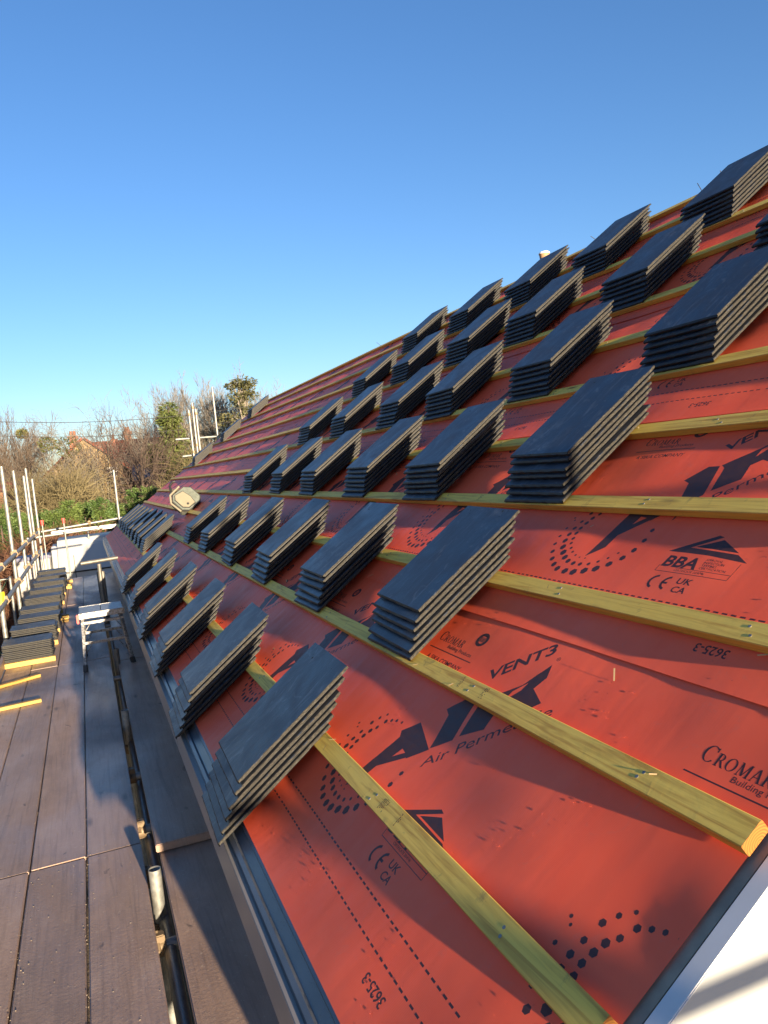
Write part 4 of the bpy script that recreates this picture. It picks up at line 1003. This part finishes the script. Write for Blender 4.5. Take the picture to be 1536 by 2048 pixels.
# ------------------------------------------------------------------ brick house behind
def far_house():
    Y = 44; e = tag(empty('brick_house', (at(178, 976, Y).x, Y, 0)), 'red-roofed brick house with a yellow stone gable and chimneys', 'house')
    X = lambda px: at(px, 976, Y).x-e.location.x; Z = lambda py: at(165, py, Y).z
    a, c, m_ = X(108), X(250), X(178); ez = Z(937); rz = Z(879)
    mb = MB(); pr = [(a, 0), (c, 0), (c, ez), (m_, rz), (a, ez)]
    vs = [Vector((x, y, z)) for y in (0, 7) for x, z in pr]; mb.add(vs, [(0, 1, 2, 3, 4), (9, 8, 7, 6, 5)]+[(i, 5+i, 5+(i+1) % 5, (i+1) % 5) for i in (0, 1, 4)]); mb.build('gable_wall', M['stone'], e)
    def slab(p, q, y0, y1, t, mb):
        p = Vector((p[0], 0, p[1])); q = Vector((q[0], 0, q[1])); n = (q-p).cross(Vector((0, 1, 0))).normalized()*t
        if n.z < 0: n = -n
        vs = [p+Vector((0, y0, 0)), q+Vector((0, y0, 0)), q+Vector((0, y1, 0)), p+Vector((0, y1, 0))]; vs += [v+n for v in vs]
        mb.add(vs, [(0, 3, 2, 1), (4, 5, 6, 7), (0, 1, 5, 4), (1, 2, 6, 5), (2, 3, 7, 6), (3, 0, 4, 7)])
    mb = MB(); slab((a-.4, ez-.33), (m_, rz+.02), -.25, 7, .12, mb); slab((c+.4, ez-.33), (m_, rz+.02), -.25, 7, .12, mb); mb.build('gable_roof', M['rooftile'], e)
    # main range: ridge parallel to the picture
    x0, x1 = X(185), X(372); y0, y1, yr = 1.5, 8.5, 5; ez2 = Z(936); rz2 = at(165, 886, Y+yr).z
    mb = MB(); mb.box((x0, y0+.2, 0), (x1, y1-.2, ez2)); mb.build('wall', M['brick'], e)
    mb = MB(); mb.add([(x0, y0-.1, ez2-.12), (x1, y0-.1, ez2-.12), (x1, yr, rz2), (x0, yr, rz2), (x0, y1+.1, ez2-.12), (x1, y1+.1, ez2-.12), (x0, y0-.1, ez2-.22), (x1, y0-.1, ez2-.22)], [(0, 1, 2, 3), (3, 2, 5, 4), (6, 7, 1, 0), (1, 5, 2), (0, 3, 4)]); mb.build('roof', M['rooftile'], e)
    for px0, px1, py, yy in ((151, 168, 871, 2.5), (262, 276, 870, 5), (237, 246, 884, 5)):
        xa, xb = X(px0)*(1+yy/Y), X(px1)*(1+yy/Y); mb = MB(); zt = at(165, py, Y+yy).z; w_ = xb-xa
        mb.box((xa, yy-w_/2, 3), (xb, yy+w_/2, zt-.16)); mb.box((xa-.06, yy-w_/2-.06, zt-.16), (xb+.06, yy+w_/2+.06, zt)); ch = mb.build('chimney', M['brick'], e)
        mb = MB()
        for k in range(2 if w_ > .3 else 1): mb.tube((xa+w_*(.3+.4*k), yy, zt), (xa+w_*(.3+.4*k), yy, zt+.28), .09, .075, n=10)
        mb.build('chimney_pot', M['brick'], ch)
    wx0, wx1, wz0, wz1 = X(219), X(238), Z(958), Z(941)
    mb = MB(); mb.box((wx0, -.03, wz0), (wx1, .0, wz1)); wd = mb.build('window', M['vanglass'], e)
    mb = MB()
    for x in (wx0, (wx0*2+wx1)/3, (wx0+2*wx1)/3, wx1): mb.box((x-.03, -.07, wz0-.03), (x+.03, -.031, wz1+.03))
    for z in (wz0, (wz0+wz1)/2, wz1): mb.box((wx0+.031, -.066, z-.025), (wx1-.031, -.033, z+.025))
    mb.build('frame', M['lid'], wd)
    # low dark lean-to roof and brick pier in front
    mb = MB(); xa, xb = X(268), X(334); mb.box((xa, -3.2, 0), (xb, 1.4, Z(968))); mb.build('extension_wall', M['brick'], e)
    mb = MB(); mb.add([(xa-.1, -3.4, Z(972)), (xb+.1, -3.4, Z(972)), (xb+.1, 1.4, Z(938)), (xa-.1, 1.4, Z(938)), (xa-.1, -3.4, Z(976)), (xb+.1, -3.4, Z(976))], [(0, 1, 2, 3), (4, 5, 1, 0)]); mb.build('extension_roof', M['slate'], e)
far_house()
e = tag(empty('brick_cottage', (at(-12, 976, 38).x, 38, 0)), 'orange brick cottage cut by the left edge of the picture', 'house')
mb = MB(); mb.box((-2, 0, 0), (.42, 5, at(0, 984, 38).z)); mb.build('wall', M['brick'], e)
zt = at(0, 984, 38).z; mb = MB(); mb.add([(-2.2, -.2, zt), (.6, -.2, zt), (.6, 2.5, zt+.45), (-2.2, 2.5, zt+.45), (.6, 5.2, zt), (-2.2, 5.2, zt)], [(0, 1, 2, 3), (3, 2, 4, 5), (1, 4, 2)]); mb.build('roof', M['rooftile'], e)
# overhead wires
def wire(p, q, sag, label):
    mb = MB(); pts = [p.lerp(q, i/14)-Vector((0, 0, sag*4*(i/14)*(1-i/14))) for i in range(15)]; mb.path(pts, [.011]*15, 5); tag(mb.build('overhead_wire', M['black']), label, 'wire')
wire(at(-40, 842, 30), at(560, 800, 30), .35, 'upper thin overhead wire crossing the sky above the trees')
wire(at(-60, 868, 33), at(560, 822, 33), .5, 'lower thin overhead wire passing behind the bare trees')
